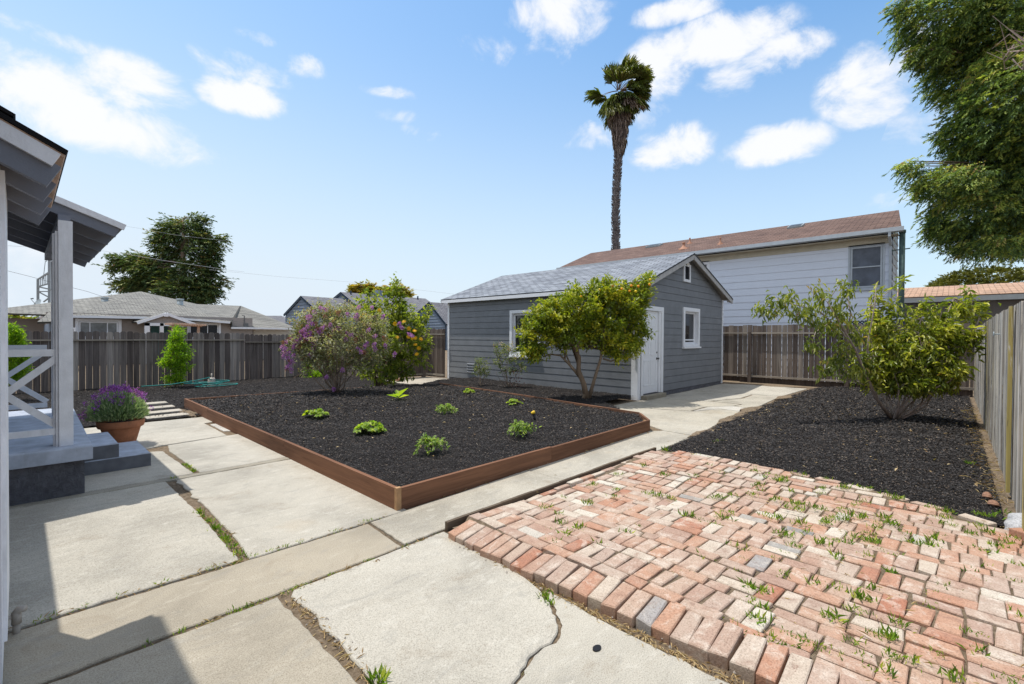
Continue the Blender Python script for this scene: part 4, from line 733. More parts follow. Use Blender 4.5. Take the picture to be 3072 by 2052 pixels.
# porch roof : near rake faces the camera, eave along +Y
xe_,ze_=.735,2.56; sp=.36
def rz(x): return ze_+(xe_-x)*sp
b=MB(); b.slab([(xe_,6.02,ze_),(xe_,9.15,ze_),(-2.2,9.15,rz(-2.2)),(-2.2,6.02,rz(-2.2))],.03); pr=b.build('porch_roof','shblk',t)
b=MB(); b.beam((xe_+.003,6.0,ze_-.028),(-2.2,6.0,rz(-2.2)-.028),.03,.055,(0,0,1)); b.build('rake_trim','oldwhite',pr)
for i,y in enumerate((6.03,6.62,7.22,7.84,8.46,9.06)):
    b=MB(); b.beam((xe_-.05,y,rz(xe_-.05)-.095),(-2.2,y,rz(-2.2)-.095),.038,.115); b.build('rafter','raft',pr)
b=MB(); b.beam((.30,5.98,rz(.30)-.19),(.30,9.1,rz(.30)-.19),.085,.09); b.build('beam','raft',t)
b=MB(); b.slab([(xe_-.01,6.02,ze_-.034),(xe_-.01,9.12,ze_-.034),(-2.2,9.12,rz(-2.2)-.034),(-2.2,6.02,rz(-2.2)-.034)],.006); b.build('roof_underside','soffit',pr)
# lean-to with low eave
lx,lz,ls=.138,2.205,.50
def lzf(x): return lz+(lx-x)*ls
ly0,ly1=2.575,3.70
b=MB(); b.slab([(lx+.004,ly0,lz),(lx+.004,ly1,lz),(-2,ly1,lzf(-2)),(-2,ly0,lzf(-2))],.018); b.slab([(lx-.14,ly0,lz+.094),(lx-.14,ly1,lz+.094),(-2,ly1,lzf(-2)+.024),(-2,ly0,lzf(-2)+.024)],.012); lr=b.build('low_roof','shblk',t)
b=MB(); b.slab([(lx-.004,ly0+.008,lz-.019),(lx-.004,ly1-.01,lz-.019),(-2,ly1-.01,lzf(-2)-.019),(-2,ly0+.008,lzf(-2)-.019)],.010); b.build('roof_sheathing','pergola',lr)
b=MB(); b.beam((lx-.03,ly0+.016,lzf(lx-.03)-.060),(-2,ly0+.016,lzf(-2)-.060),.018,.058); b.build('bargeboard','oldwhite',lr)
for i,y in enumerate((ly0+.045,ly0+.40,ly0+.74,ly1-.06)):
    b=MB(); dz_=.095 if i==0 else .085; b.beam((lx-.036,y,lzf(lx-.036)-dz_-.03),(-2,y,lzf(-2)-dz_-.03),.038,.085+ (.01 if i==0 else .01)); b.build('rafter','raft',lr)
# corner boards and wall on the left edge
b=MB(); b.box((-.30,2.83,.20),(-.034,3.52,2.14)); b.build('wall_trim','oldwhite',t)
b=MB(); b.box((-.34,2.70,.08),(-.047,3.23,2.145)); b.build('wall_board','oldwhite',t)
b=MB(); b.box((-2.2,-2.0,0),(-.37,3.45,4.0)); b.box((-2.4,3.45,0),(-1.2,9.2,3.4)); b.build('wall','siding',t)
# unseen higher roof, added to cast the shade at the lower left
b=MB(); zz=4.15; b.slab([(-.13,-1.5,zz),(-.13,4.24,zz),(-3,4.24,zz+1.2),(-3,-1.5,zz+1.2)],.08); b.prism([(-3,-1.5),(-.13,-1.5),(-.13,4.2),(-3,4.2)],zz-.15,zz-.09); b.build('unseen_roof','shblk',t)
b=MB(); b.slab([(-.285,3.95,2.75),(-.285,6.0,2.75),(-3,6.0,3.85),(-3,3.95,3.85)],.06); b.build('unseen_eave','shblk',t)  # unseen eave added for the strip of shade along the wall
# pipe stub by the wall
b=MB(); p=on(38,1450,2,0.0); b.tube([p+[0,0,-.02],p+[0,0,.07]],.015,10); b.tube([p+[0,0,.045],p+[0,0,.10],p+[.008,-.004,.113],p+[.03,-.02,.117]],[.019,.019,.018,.015],10); b.tube([p+[-.015,0,.085],p+[-.10,.02,.075]],.010,8); tag(b.build('pipe_stub','pvc',None,True),'pale elbowed pipe stub sticking up beside the left wall','pipe')
# ================================================================== POT and lavender
P0=np.array([.93,7.95,0.]); b=MB(); prof=[(.0,.0),(.135,0),(.15,.02),(.205,.235),(.212,.25),(.235,.255),(.245,.275),(.250,.335),(.246,.345),(.222,.345),(.215,.30),(.0,.295)]
b.lathe(P0,prof,40); o=b.build('flower_pot','terra',None,True); tag(o,'large terracotta pot beside the porch steps holding the purple lavender','pot')
b=MB(); b.lathe(P0,[(.0,.312),(.1,.316),(.214,.305)],20); b.build('soil','soil',o,True)
t=thing('lavender',P0+[0,0,.3],'bushy lavender with violet flower heads growing in the terracotta pot','plant')
n=7500; q=unit(n); q[:,2]=np.abs(q[:,2]); r_=rng.random((n,1))**.5; C0=P0+[-.03,0,.36]; Pn=C0+q*r_*np.array([.33,.33,.36])*.9; A=q+np.array([0,0,.7])+unit(n)*.3
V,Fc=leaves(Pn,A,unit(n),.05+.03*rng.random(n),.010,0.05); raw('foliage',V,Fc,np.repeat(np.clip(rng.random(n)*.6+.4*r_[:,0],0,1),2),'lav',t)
b=MB()
for k in range(26): g=rng.random()*6.28; b.tube([P0+[.05*math.cos(g),.05*math.sin(g),.3],P0+[.16*math.cos(g),.16*math.sin(g),.45]],.003,4,0,False)
b.build('stems','bark',t)
FP=[];FA=[]
for k in range(84):
    u=unit(1)[0]; u[2]=abs(u[2])*1.3+.7*rng.random()**.5; u/=np.linalg.norm(u); c=C0+u*np.array([.36,.36,.40])*(.92+.16*rng.random())
    if k<6: c=P0+[-.36+.05*rng.normal(),.05*rng.normal(),.42+.03*rng.normal()]
    for j in range(16): FP.append(c+rng.normal(size=3)*[.013,.013,.02]); FA.append(u+rng.normal(size=3)*.8+[0,0,.5])
n=len(FP); V,Fc=leaves(np.array(FP),np.array(FA),unit(n),.022,.014); raw('flower_heads',V,Fc,rng.random(2*n),'lavf',t)
# ================================================================== GREY HIP-ROOF HOUSE beyond the far fence
Y0=30.; g=lambda x,y,Y=Y0:on(x,y,1,Y)
t=thing('hip_roof_house',(5,32,0),'single-storey taupe house with grey-green hip roof and white windows beyond the far fence','house')
b=MB(); b.box((.9,Y0,0),(9.5,40,2.45)); b.box((-3.2,Y0+3,0),(.9,40,2.2)); b.box((9.5,Y0+.5,0),(13.0,40,2.1)); b.build('wall','taupe',t)
b=MB(); b.box((9.7,Y0+.47,0),(12.2,Y0+.50,2.05)); b.build('garage_door','paleW',t)
EV=2.45; yr=35.5
A1=(.3,Y0-.45,2.40); A2=(9.35,Y0-.45,2.12); Rg1=g(322,668,yr); Rg2=g(452,697,yr); Rg3=g(550,701,yr); B1=g(528,750,Y0-.2); B2=g(678,752,Y0-.2); Rl=g(60,727,Y0+.3)
b=MB(); b.slab([g(165,723,Y0-.4),g(528,738,Y0-.4),Rg3,Rg2,Rg1],.08); b.slab([g(528,738,Y0-.4),B1,B2,Rg3],.08); b.slab([B2,(B2[0]+.5,40,B2[2]),Rg3+[0,4,0],Rg3],.08); b.slab([(-1.4,Y0+3,2.45),g(165,723,Y0-.4),Rg1,(Rg1[0]-.5,Rg1[1]+3,Rg1[2])],.08)
rf=b.build('roof','shgreen',t)
b=MB(); p,q=g(165,725.5,Y0-.5),g(420,730,Y0-.5); b.beam(p,q,.1,.11); p,q=g(558*.4361*2.293,0,Y0) if 0 else g(420,731,Y0-.5),g(527,739.5,Y0-.5); b.beam(p,q,.1,.10); b.build('gutter','white',rf); b=MB(); b.beam(g(530,751.5,Y0-.3),g(680,754,Y0-.3),.1,.10); b.build('gutter','white',rf)
fw=Fr((0,Y0,0),(1,0,0),(0,-1,0))
u=lambda x:float(g(x,740)[0]); zq=lambda x,y:float(g(x,y)[2])
window(t,fw,u(172),u(278),1.2,zq(220,731),cas=.12,dep=-.02,proud=.10,pane='curtain',vm=(.27,.72),sashw=.05); window(t,fw,u(428),u(505),1.2,zq(480,738),cas=.10,dep=-.02,proud=.10,pane='glass',vm=(.3,.62),sashw=.05)
b=MB(); fw.box(b,u(345),u(385),.01,.03,.2,zq(360,741)); b.build('door','tealwall',t)
# portico
po=MB(); c,l,r=g(381,716,Y0-1.6),g(314,737,Y0-1.6),g(448,741,Y0-1.6)
po.slab([l,l+[0,1.8,0],c+[0,1.8,0],c],.06); po.slab([r+[0,1.8,0],r,c,c+[0,1.8,0]],.06); pr=po.build('portico_roof','shgreen',t)
b=MB(); b.beam(l-[0,.03,.07],c-[0,.03,.07],.05,.13); b.beam(r-[0,.03,.07],c-[0,.03,.07],.05,.13); b.build('portico_trim','white',pr)
b=MB(); m=(l+r)/2; b.add([l+[.2,.1,-.05],r+[-.2,.1,-.05],c+[0,.1,-.1]],[(0,1,2)]); b.build('portico_gable','taupe',pr)
b=MB(); b.box((l[0]+.3,Y0-1.55,0),(l[0]+.5,Y0-1.4,l[2]-.04)); b.box((l[0]+.9,Y0-1.55,0),(l[0]+1.05,Y0-1.4,l[2]-.04)); b.beam((l[0]+.3,Y0-1.5,l[2]-.12),(r[0]-.2,Y0-1.5,l[2]-.12),.1,.14); b.build('portico_posts','white',t)
b=MB(); q=g(381,722,Y0-1.7); b.box(q-[.08,.05,.08],q+[.08,.05,.08]); b.build('porch_light','white',pr)
# pergola in front of it
tp=thing('pergola',(6,27,0),'small bare wood pergola by the windows of the taupe house','pergola'); b=MB()
pa,pb_=on(388,744,1,27.),on(463,747,1,27.)
for k in range(14): f=k/13; p=pa+(pb_-pa)*f; b.beam(p+[0,-.7,.04],p+[0,.9,.04],.05,.09)
b.beam(pa,pb_,.07,.09); b.beam(pb_-[.15,0,0],pb_-[.15,0,2],.1,.1,(1,0,0)); b.beam(pa+[.15,0,0],pa+[.15,0,-2],.1,.1,(1,0,0)); b.build('frame','pergola',tp)
for (x,y,s) in ((240,684,1.),(413,688,1.1)):
    b=MB(); p=on(x,y,1,33.); b.tube([p-[0,0,.7],p],.14*s,12); b.tube([p-[0,0,.03],p+[0,0,.08]],.17*s,12); b.build('roof_flue','zinc',rf,True)
b=MB(); p=on(560,745,1,30.); b.tube([p,p+[0,0,.55],p+[-.12,0,.55]],.03,6); b.box(p-[.05,.05,.2],p+[.2,.05,.1]); b.build('service_mast','metal',rf)
# left neighbour bits: small blue house and lookout tower
t=thing('small_house',(-3,27,0),'small grey house corner with flat eave under the satellite dish at far left','house')
b=MB(); p=on(93,738,1,26.); q=on(150,725,1,26.); b.box((p[0]+.25,26,0),(q[0]-.05,32,p[2]-.05)); b.build('wall','blue',t); b=MB(); b.slab([(p[0]-.1,25.6,p[2]),(q[0]+.05,25.6,p[2]+.05),(q[0]-.1,30,p[2]+1.0),(p[0]+.8,30,p[2]+1.0)],.08); b.build('roof','shgreen',t)
fs=Fr((p[0],26,0),(1,0,0),(0,-1,0)); window(t,fs,.35,1.0,1.0,p[2]-.2,cas=.06,dep=-.02,proud=.1,pane='curtain',sill=False)
t=thing('lookout_tower',at(103,740,38),'spindly steel tower with a railed platform and antennas, partly behind the porch post','tower')
D=38.; b=MB(); W=lambda x,y,k=0.: at(x,y,D+k)
for x in (87,113): b.beam(W(x,760),W(x,640 if x<100 else 592),.17,.17,(1,0,0))
b.beam(W(87,657),W(118,664),.14,.1); 
for x0,y0,x1,y1 in ((87,640,112,624),(87,657,112,650),(87,668,113,682),(113,682,100,692),(87,668,113,668)): b.beam(W(x0,y0),W(x1,y1),.08,.08)
for k in range(7): f=k/6; b.beam(W(89+24*f,640-14*f),W(89+24*f,658-6*f),.05,.05,(1,0,0))
for k in range(7): f=k/6; b.beam(W(89+24*f,640-14*f,-1.5),W(89+24*f,658-6*f,-1.5),.05,.05,(1,0,0))
b.beam(W(87,640,-1.5),W(112,626,-1.5),.08,.08); b.tube([W(113,592),W(113,572)],.12,8); b.beam(W(106,600),W(106,578),.04,.04,(1,0,0)); b.beam(W(103,582),W(110,579),.04,.04); b.beam(W(99,640),W(104,598),.04,.04,(1,0,0)); b.build('tower_frame','steel',t)
t=thing('satellite_dish',at(90,700,28),'grey satellite dish on a bent arm rising from the small house roof','satellite dish')
b=MB(); c=at(88,696,26); ax=(np.array([-.75,-.3,.35])); ax/=np.linalg.norm(ax); a1=np.cross(ax,[0,0,1]); a1/=np.linalg.norm(a1); a2=np.cross(ax,a1)
R_=.32; vs=[c]; fs=[]
for i in range(1,5):
    for k in range(20): g_=6.2832*k/20; rr_=R_*i/4; vs.append(c+(a1*math.cos(g_)*rr_+a2*math.sin(g_)*rr_*.8)+ax*(rr_*rr_*.5))
fs=[(0,1+k,1+(k+1)%20) for k in range(20)]+[(1+20*i+k,1+20*i+(k+1)%20,21+20*i+(k+1)%20,21+20*i+k) for i in range(3) for k in range(20)]
b.add(vs,fs); b.build('dish','zinc',t,True); b=MB(); b.tube([c,c-ax*.1+[0,0,-.05],at(99,716,26),at(104,722,26)],.025,6); b.tube([c-[0,0,.2],at(72,687,26)],.014,5); p=at(70,685,26); b.beam(p,p+[.12,0,.03],.06,.06); b.build('mount_arm','metal',t)
# ================================================================== BLUE-GREY GABLED HOUSE
Yb=45.; g=lambda x,y,Y=Yb:on(x,y,1,Y)
t=thing('gabled_house',(26,48,0),'blue-grey clapboard house with two front gables and dark trim behind the flowering bushes','house'); BH=t
def gablet(pl,pa,pn,Xg,L,zb=0.):
    l,a,n_=on(*pl,0,Xg),on(*pa,0,Xg),on(*pn,0,Xg); fr=Fr((Xg,l[1],0),(0,-1,0),(-1,0,0)); w=l[1]-n_[1]; ua=l[1]-a[1]; zl_,za,zn=l[2],a[2],n_[2]
    b=MB(); siding(b,fr,zb,za-.05,lambda z:(0.2 if z<zl_ else .2+(z-zl_)/(za-zl_)*(ua-.2), w-.2 if z<zn else w-.2-(z-zn)/(za-zn)*(w-.2-ua)),exp=.30,lip=.06); wl_=b.build('gable_wall','blue',t)
    b=MB(); b.box((Xg+.1,n_[1]+.2,0),(Xg+L,n_[1]+.4,zn)); b.build('front_wall','blue',t)
    b=MB(); b.beam(l+[-.12,0,-.05],a+[-.12,0,-.05],.06,.24); b.beam(n_+[-.12,0,-.05],a+[-.12,0,-.05],.06,.24); b.build('gable_trim','bluedk',wl_)
    b=MB(); b.slab([n_+[-.15,0,.08],n_+[L,0,.08],a+[L,0,.08],a+[-.15,0,.08]],.08); b.slab([l+[L,0,.08],l+[-.15,0,.08],a+[-.15,0,.08],a+[L,0,.08]],.08); b.build('roof','shdk',t)
    return l,a,n_,fr
gablet((653,722),(692,680),(745,728),19.6,7.5); gl,ga,gn,fbn=gablet((728,716),(783,671),(842,720),24.0,11.0); gablet((955,722),(985,694),(1024,744),30.5,6)
b=MB(); p=ga+np.array([4.2,0,0]); b.box((p[0]-.9,p[1]-.6,p[2]-.9),(p[0]+.9,p[1]+.5,p[2]+.15)); b.box((p[0]+.0,p[1]-.3,p[2]+.15),(p[0]+.7,p[1]+.4,p[2]+.6)); b.build('chimney','blue',t)
for dx in (.8,9.5): b=MB(); p=ga+np.array([dx,-.5,-.3]); b.tube([p,p+[0,0,.55]],.09,8); b.build('vent_pipe','bluedk',t)
Yf=float(on(745,728,0,19.6)[1])+.2; fb2=Fr((0,Yf,0),(1,0,0),(0,-1,0)); u=lambda x:float(on(x,740,1,Yf)[0])
ww=on(694,727,0,19.6); fw2=Fr((19.6,ww[1]+1.6,0),(0,-1,0),(-1,0,0)); window(t,fw2,1.3,2.6,1.2,float(ww[2])+.1,cas=.14,dep=-.05,proud=.14,pane='glass',vm=(.5,)); b=MB(); fw2.box(b,.2,1.25,.06,.12,0,float(ww[2])+.15); b.build('entry_wall','bluehouse',t)
yb0,yb1=on(775,700,0,23.9)[1],on(788,700,0,23.9)[1]; zt3,zb3=float(on(782,692,0,23.9)[2]),float(on(782,722,0,23.9)[2]); fb3=Fr((23.92,float(yb0),0),(0,-1,0),(-1,0,0)); wb_=float(yb0-yb1)
tb_=thing('banner',(23.9,float(yb0),zb3),'white hanging banner with small red lettering on the tall blue-grey gable','banner')
b=MB(); fb3.box(b,0,wb_,.0,.04,zb3,zt3); b.build('cloth','signcloth',tb_)
b=MB()
for row,zf,hh in ((0,.62,.09),(1,.50,.16)):
    x=.1
    while x<wb_-.15:
        wv=.11+.05*rng.random(); zz=zb3+(zt3-zb3)*zf; fb3.box(b,x,x+wv*.3,.041,.05,zz,zz+hh*1.4); fb3.box(b,x+wv*.3,x+wv*.75,.041,.049,zz+hh*(.2+.8*rng.random()),zz+hh*1.38); x+=wv
b.build('lettering','redpaint',tb_)
t=thing('distant_house',(40,60,0),'sliver of a distant house with red-brown roof beside the garage edge','house'); b=MB(); p=on(1022,742,1,60.); b.box((p[0]-1,60,0),(p[0]+3,64,p[2])); b.build('wall','bluehouse',t); b=MB(); b.slab([(p[0]-1.3,59.6,p[2]),(p[0]+3.3,59.6,p[2]),(p[0]+3.3,62,p[2]+1.1),(p[0]-.6,62,p[2]+1.1)],.1); b.build('roof','shb',t)
t=thing('distant_roof',(19,50,0),'pale grey roof of a house peeking between the taupe and blue-grey houses','house'); b=MB(); a_,c_=on(612,722,1,55.),on(668,722,1,55.); b.slab([a_-[2,1,1.2],c_-[-1,1,1.2],c_+[0,3,0],a_+[0,3,0]],.1); b.build('roof','shdk',t); b=MB(); b.box((a_[0]-1.5,54.5,0),(c_[0]+1,58,a_[2]-1.3)); b.build('wall','paleW',t)
# poles and wires
t=thing('utility_pole',at(1018,745,60),'thin far utility pole with a short crossarm above the side fence','pole'); b=MB(); b.tube([at(1018,770,60),at(1018,712,60)],.10,6); b.beam(at(1013,716,60),at(1023,716,60),.1,.1); b.build('pole','wire',t)
def wire(pts,D0,D1,r,label,mat='wire'):
    n=24; P=[]; xs=[p[0] for p in pts]
    for i in range(n+1):
        f=i/n; x=xs[0]+(xs[-1]-xs[0])*f; y=float(np.interp(x,xs,[p[1] for p in pts])); P.append(at(x,y,D0+(D1-D0)*f))
    b=MB(); b.tube(P,r*.62,4,0,False); tag(b.build('overhead_wire',mat),label,'wire','overhead wires')
wire([(-60,600),(22,622),(70,634),(140,653),(200,668),(236,680),(320,702),(420,722),(520,735),(562,739)],20,26,.012,'dark overhead wire sagging from the left edge to the taupe house mast')
wire([(-40,560),(236,575),(300,584),(380,598),(465,610),(530,620),(560,623)],24,34,.013,'bright overhead wire crossing the middle of the dark tree','wirepale')
wire([(-40,470),(200,506),(300,520),(410,540),(520,552)],30,44,.011,'faint overhead wire crossing the upper part of the dark tree','wirepale')
wire([(480,618),(640,634),(800,646),(920,660),(1040,674)],40,50,.014,'faint overhead wire stretching right toward the garage roof','wirepale')
# ================================================================== TREES far
def conifer(name,base,h,lobes,label,mat,nspr,leafL,sprL,group=None,D=1.,droop=.25,per=14,trunkr=.4,bark='bark',lw=.16,inner=0,trunk_to=None,cat='tree',shell=.45):
    t=thing(name,base,label,cat,group); base=np.array(base,float); wts=np.array([l.r[0]**2*l.r[1] for l in lobes])**.66; wts/=wts.sum(); P=[];A=[];R=[];b=MB()
    topz=max(l.c[2] for l in lobes); b.tube([base-[0,0,.3],base+[0,0,(topz-base[2])*.5],np.array([base[0],base[1],topz])],[trunkr,trunkr*.7,trunkr*.15],10,.5); bw=MB()
    for l,wt in zip(lobes,wts):
        k=max(2,int(nspr*wt)); c,q=lobepts(l,k,shell)
        for j in range(k):
            ax=c[j]-np.array([base[0],base[1],c[j][2]]); ax/=np.linalg.norm(ax)+1e-9; dirn=ax*.8+unit(1)[0]*.55+np.array([0,0,-droop]); dirn/=np.linalg.norm(dirn); L=sprL*(.6+.8*rng.random()); sdv=np.cross(dirn,[0,0,1]); sdv/=np.linalg.norm(sdv)+1e-9
            tt_=rng.random(per); sgn=np.where(rng.random(per)<.5,-1,1)[:,None]; spread=(1-tt_)[:,None]*L*.35
            pos=c[j]+dirn*(tt_[:,None])*L+sdv*sgn*spread*rng.random((per,1))+np.array([0,0,-1.])*(tt_[:,None]**2)*L*droop
            P.append(pos); A.append(dirn*.9+sdv*sgn*.7+rng.normal(size=(per,3))*.25+np.array([0,0,-droop*.6])); base_r=rng.random()
            R.append(np.clip(base_r*.65+rng.random(per)*.35+(.12 if q[j][2]>.3 else -.05),0,1))  # lobe tops coloured lighter, the rest darker, as if lit from above
        for j in range(0,k,max(1,k//5)):
            s0=np.array([base[0],base[1],l.c[2]-.2*l.r[1]]) ; bw.tube(bez(s0,(s0+c[j])/2+[0,0,.2],c[j],5),[trunkr*.14,trunkr*.09,trunkr*.05,trunkr*.025,trunkr*.012],5,rng.random(),False)
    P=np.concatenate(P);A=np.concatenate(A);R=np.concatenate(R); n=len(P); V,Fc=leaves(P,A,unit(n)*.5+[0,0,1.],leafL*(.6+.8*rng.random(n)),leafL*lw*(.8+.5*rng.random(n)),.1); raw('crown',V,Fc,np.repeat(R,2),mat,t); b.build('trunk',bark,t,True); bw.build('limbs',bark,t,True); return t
# big redwood at the right
Dr=14.; RL=[plobe(q[0]+(52 if q[1]>400 else 40),q[1]+(3 if q[1]>500 else 0),q[2]*.9,q[3]*.92,q[4]) for q in ((2150,30,110,80,Dr),(2260,60,130,110,Dr),(2185,150,85,90,Dr+.5),(2300,220,120,140,Dr-1),(2200,290,75,75,Dr),(2250,380,110,85,Dr+.5),(2135,415,85,35,Dr-.3),(2320,420,90,130,Dr-.5),(2170,485,85,60,Dr),(2290,520,90,55,Dr+.5),(2130,525,45,30,Dr+.3),(2215,556,66,24,Dr-.3),(2320,548,60,26,Dr),(2380,100,120,150,Dr),(2400,350,130,200,Dr),(2100,130,35,25,Dr),(2045,372,22,12,Dr-.3),(2075,385,22,12,Dr-.3),(2040,12,30,20,Dr),(2065,120,20,16,Dr))]
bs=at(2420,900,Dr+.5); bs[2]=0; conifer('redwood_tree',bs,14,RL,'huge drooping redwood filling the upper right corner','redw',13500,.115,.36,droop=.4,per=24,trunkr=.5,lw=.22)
# bare twigs in it
b=MB()
for k in range(9):
    p=at(2300+50*rng.random(),60+80*rng.random(),Dr-2.4); b.tube([p,p+unit(1)[0]*.4,p+unit(1)[0]*.5+[-.3,.2,.3]],[.02,.012,.004],5,.5,False)
o=COL.objects['redwood_tree']; b.build('bare_twigs','barkp',o)
# dome tree far right
Dd=60.; DL=[plobe(*q) for q in ((2262,672,108,52,Dd),(2255,660,92,44,Dd),(2200,670,60,30,Dd),(2310,665,60,32,Dd),(2260,690,110,30,Dd),(2360,690,60,40,Dd))]; bs=at(2270,770,Dd); bs[2]=0
conifer('round_tree',bs,8,DL,'rounded olive-green tree behind the low tan-roofed house','dome',5200,.24,.4,droop=-.2,per=14,lw=.7,shell=.85)
# left dark redwood
Dl=52.; LL=[plobe(q[0],q[1],q[2]*.60,q[3]*.78,q[4]) for q in ((495,545,14,5,Dl),(500,640,14,6,Dl),(445,500,20,12,Dl),(405,515,14,12,Dl),(478,575,18,8,Dl),(425,525,50,33,Dl),(395,560,45,45,Dl),(455,565,42,45,Dl),(330,600,48,26,Dl),(290,598,38,15,Dl),(360,620,60,35,Dl),(440,625,55,45,Dl),(470,600,25,30,Dl),(330,652,50,22,Dl),(290,650,28,12,Dl),(420,670,75,40,Dl),(488,550,18,7,Dl),(485,655,16,12,Dl),(460,668,40,25,Dl),(268,612,16,8,Dl),(385,530,18,16,Dl))]; bs=at(420,760,Dl); bs[2]=0
conifer('redwood_tree',bs,16,LL,'dark spreading redwood standing behind the taupe hip-roofed house','redfar',3400,.33,1.3,droop=.12,per=16,trunkr=.5,lw=.42)
# russet trees behind the blue house
for (x,y,rx,ry,lab) in ((832,664,26,14,'russet-green tree rising left of the blue-grey chimney'),(900,672,38,17,'russet-green tree rising right of the blue-grey chimney')):
    Dx=75.; bs=at(x,740,Dx); bs[2]=0; conifer('leafy_tree',bs,6,[plobe(x,y,rx,ry,Dx),plobe(x+rx*.5,y+6,rx*.6,ry,Dx),plobe(x-rx*.4,y+7,rx*.6,ry*.8,Dx)],lab,'shrubfar',420,.5,.6,group='trees behind the blue-grey house',droop=0,per=10,lw=.55)
# hedge at far left
for (x,y,rx,ry,D_,lab) in ((40,742,28,22,33.,'yellow-green bushy tree beyond the fence at the far left edge'),(75,752,22,14,29.,'darker green shrub beside the yellow-green bush at the far left')):
    bs=at(x,800,D_); bs[2]=0; conifer('bushy_tree',bs,4,[plobe(x,y,rx,ry,D_),plobe(x+8,y+6,rx*.8,ry,D_)],lab,'hedge',420,.22,.3,group='bushes beyond the left fence',droop=0,per=14,lw=.6)
bs=at(2335,760,22.); bs[2]=0; conifer('yellow_shrub',bs,3,[plobe(2330,690,20,18,22.),plobe(2335,720,22,20,22.)],'yellow-leaved shrub rising behind the grey right fence','hedge',260,.16,.25,droop=0,per=14,lw=.6,cat='shrub')
# palm
def palm():
    Dp=34.; base=at(1412,900,Dp); base[2]=0; top=at(1421,285,Dp); mid=at(1411,480,Dp); t=thing('palm_tree',base,'tall shaggy fan palm with a ring of dead fronds behind the garage roof','palm')
    n=60; pts=[bez(base,base*.5+mid*.5,mid,30)[i] for i in range(30)]+[bez(mid,mid*.4+top*.6+[0,0,.3],top,30)[i] for i in range(1,30)]; rad=np.interp(np.arange(len(pts)),[0,29,58],[.28,.22,.22]); b=MB(); b.tube(pts,rad,16,.3); tk=b.build('trunk','barkpalm',t,True)
    P=[];A=[];N=[]
    for i in range(5,len(pts)):
        for k in range(44):
            a=rng.random()*6.283; u=np.array([math.cos(a),math.sin(a),0]); j=min(len(pts)-2,i); p=pts[j]+(pts[j+1]-pts[j])*rng.random(); P.append(p+u*rad[i]*.97); A.append(u*.55+np.array([0,0,.8])+np.cross([0,0,1],u)*rng.normal()*.7); N.append(u)
    n=len(P); V,Fc=leaves(np.array(P),np.array(A),np.array(N),.16+.1*rng.random(n),.10,.0,.3); raw('leaf_bases',V,Fc,rng.random(2*n),'barkpalm',tk)
    crown=at(1420,208,Dp); wind=rt*.62
    def fronds(k,mat,nm,elr,Lp,Lb,spread,droop,cen,nb=26):
        P=[];A=[];N=[];R=[];LL=[]; b=MB()
        for i in range(k):
            az=rng.random()*6.283; el=rng.uniform(*elr); u=np.array([math.cos(az)*math.cos(el),math.sin(az)*math.cos(el),math.sin(el)])+wind*(1 if el>-.3 else .2); u/=np.linalg.norm(u); c0=cen+np.array([math.cos(az),math.sin(az),0])*.15; L=Lp*(.5+.85*rng.random()); tip=c0+u*L+np.array([0,0,-.12*L]); b.tube(bez(c0,(c0+tip)/2+[0,0,.12*L],tip,4),[.03,.025,.02,.012],4,rng.random(),False)
            sd=np.cross(u,[0,0,1]); sd/=np.linalg.norm(sd)+1e-9; upv=np.cross(sd,u); br=rng.random()*.5
            for j in range(nb):
                g_=(j/(nb-1)-.5)*2*spread; dv=u*math.cos(g_)+sd*math.sin(g_)+np.array([0,0,-droop*(abs(math.sin(g_))+.5)])+wind*.5; P.append(tip); A.append(dv+rng.normal(size=3)*.06); N.append(upv+rng.normal(size=3)*.4); R.append(np.clip(br+.5*rng.random(),0,1)); LL.append(Lb*(.75+.35*rng.random()))
        n=len(P); A=np.array(A); P=np.array(P); LL=np.array(LL); V,Fc=leaves(P,A,np.array(N),LL,.062,.10,.25); 
        # hanging tips
        A1=A/np.linalg.norm(A,axis=1,keepdims=True); T=P+A1*LL[:,None]*.85; A2=A1*.5+np.array([0,0,-1.0-.5*(droop>0.3)]); V2,F2=leaves(T,A2,unit(n),LL*.22,.04,.1); V=np.concatenate([V,V2]); Fc=np.concatenate([Fc,F2+4*n]); raw(nm,V,Fc,np.concatenate([np.repeat(R,2)]*2),mat,t); return b
    b1=fronds(38,'palmg','green_fronds',(-.2,1.45),.95,1.3,.85,-.05,crown); b2=fronds(30,'palmg','side_fronds',(-1.1,.1),.95,1.2,.9,.25,crown-[0,0,.15]); b3=fronds(44,'palmd','dead_fronds',(-1.4,-.25),.75,1.1,.55,.9,crown-[0,0,.45],18)
    b1.build('frond_stalks','palmd',t); b3.build('dead_stalks','palmd',t)
    # tight skirt of hanging leaves narrowing to the trunk
    P=[];A=[];N=[]
    s0=at(1420,345,Dp)
    for k in range(1500):
        f=rng.random(); a=rng.random()*6.283; u=np.array([math.cos(a),math.sin(a),0]); p=s0+(crown-s0)*(.05+.75*f); r=.25+.60*f*(.75+.35*rng.random()); P.append(p+u*r); A.append(-u*.28*f+np.array([0,0,-1])+rng.normal(size=3)*.12); N.append(u)
    n=len(P); V,Fc=leaves(np.array(P),np.array(A),np.array(N),.55+.3*rng.random(n),.07,.03,.2); raw('skirt',V,Fc,rng.random(2*n),'palmd',t)
palm()
# ================================================================== GARDEN PLANTS
def zb_(x,y): return float(zbed(np.array([[x,y]]))[0])
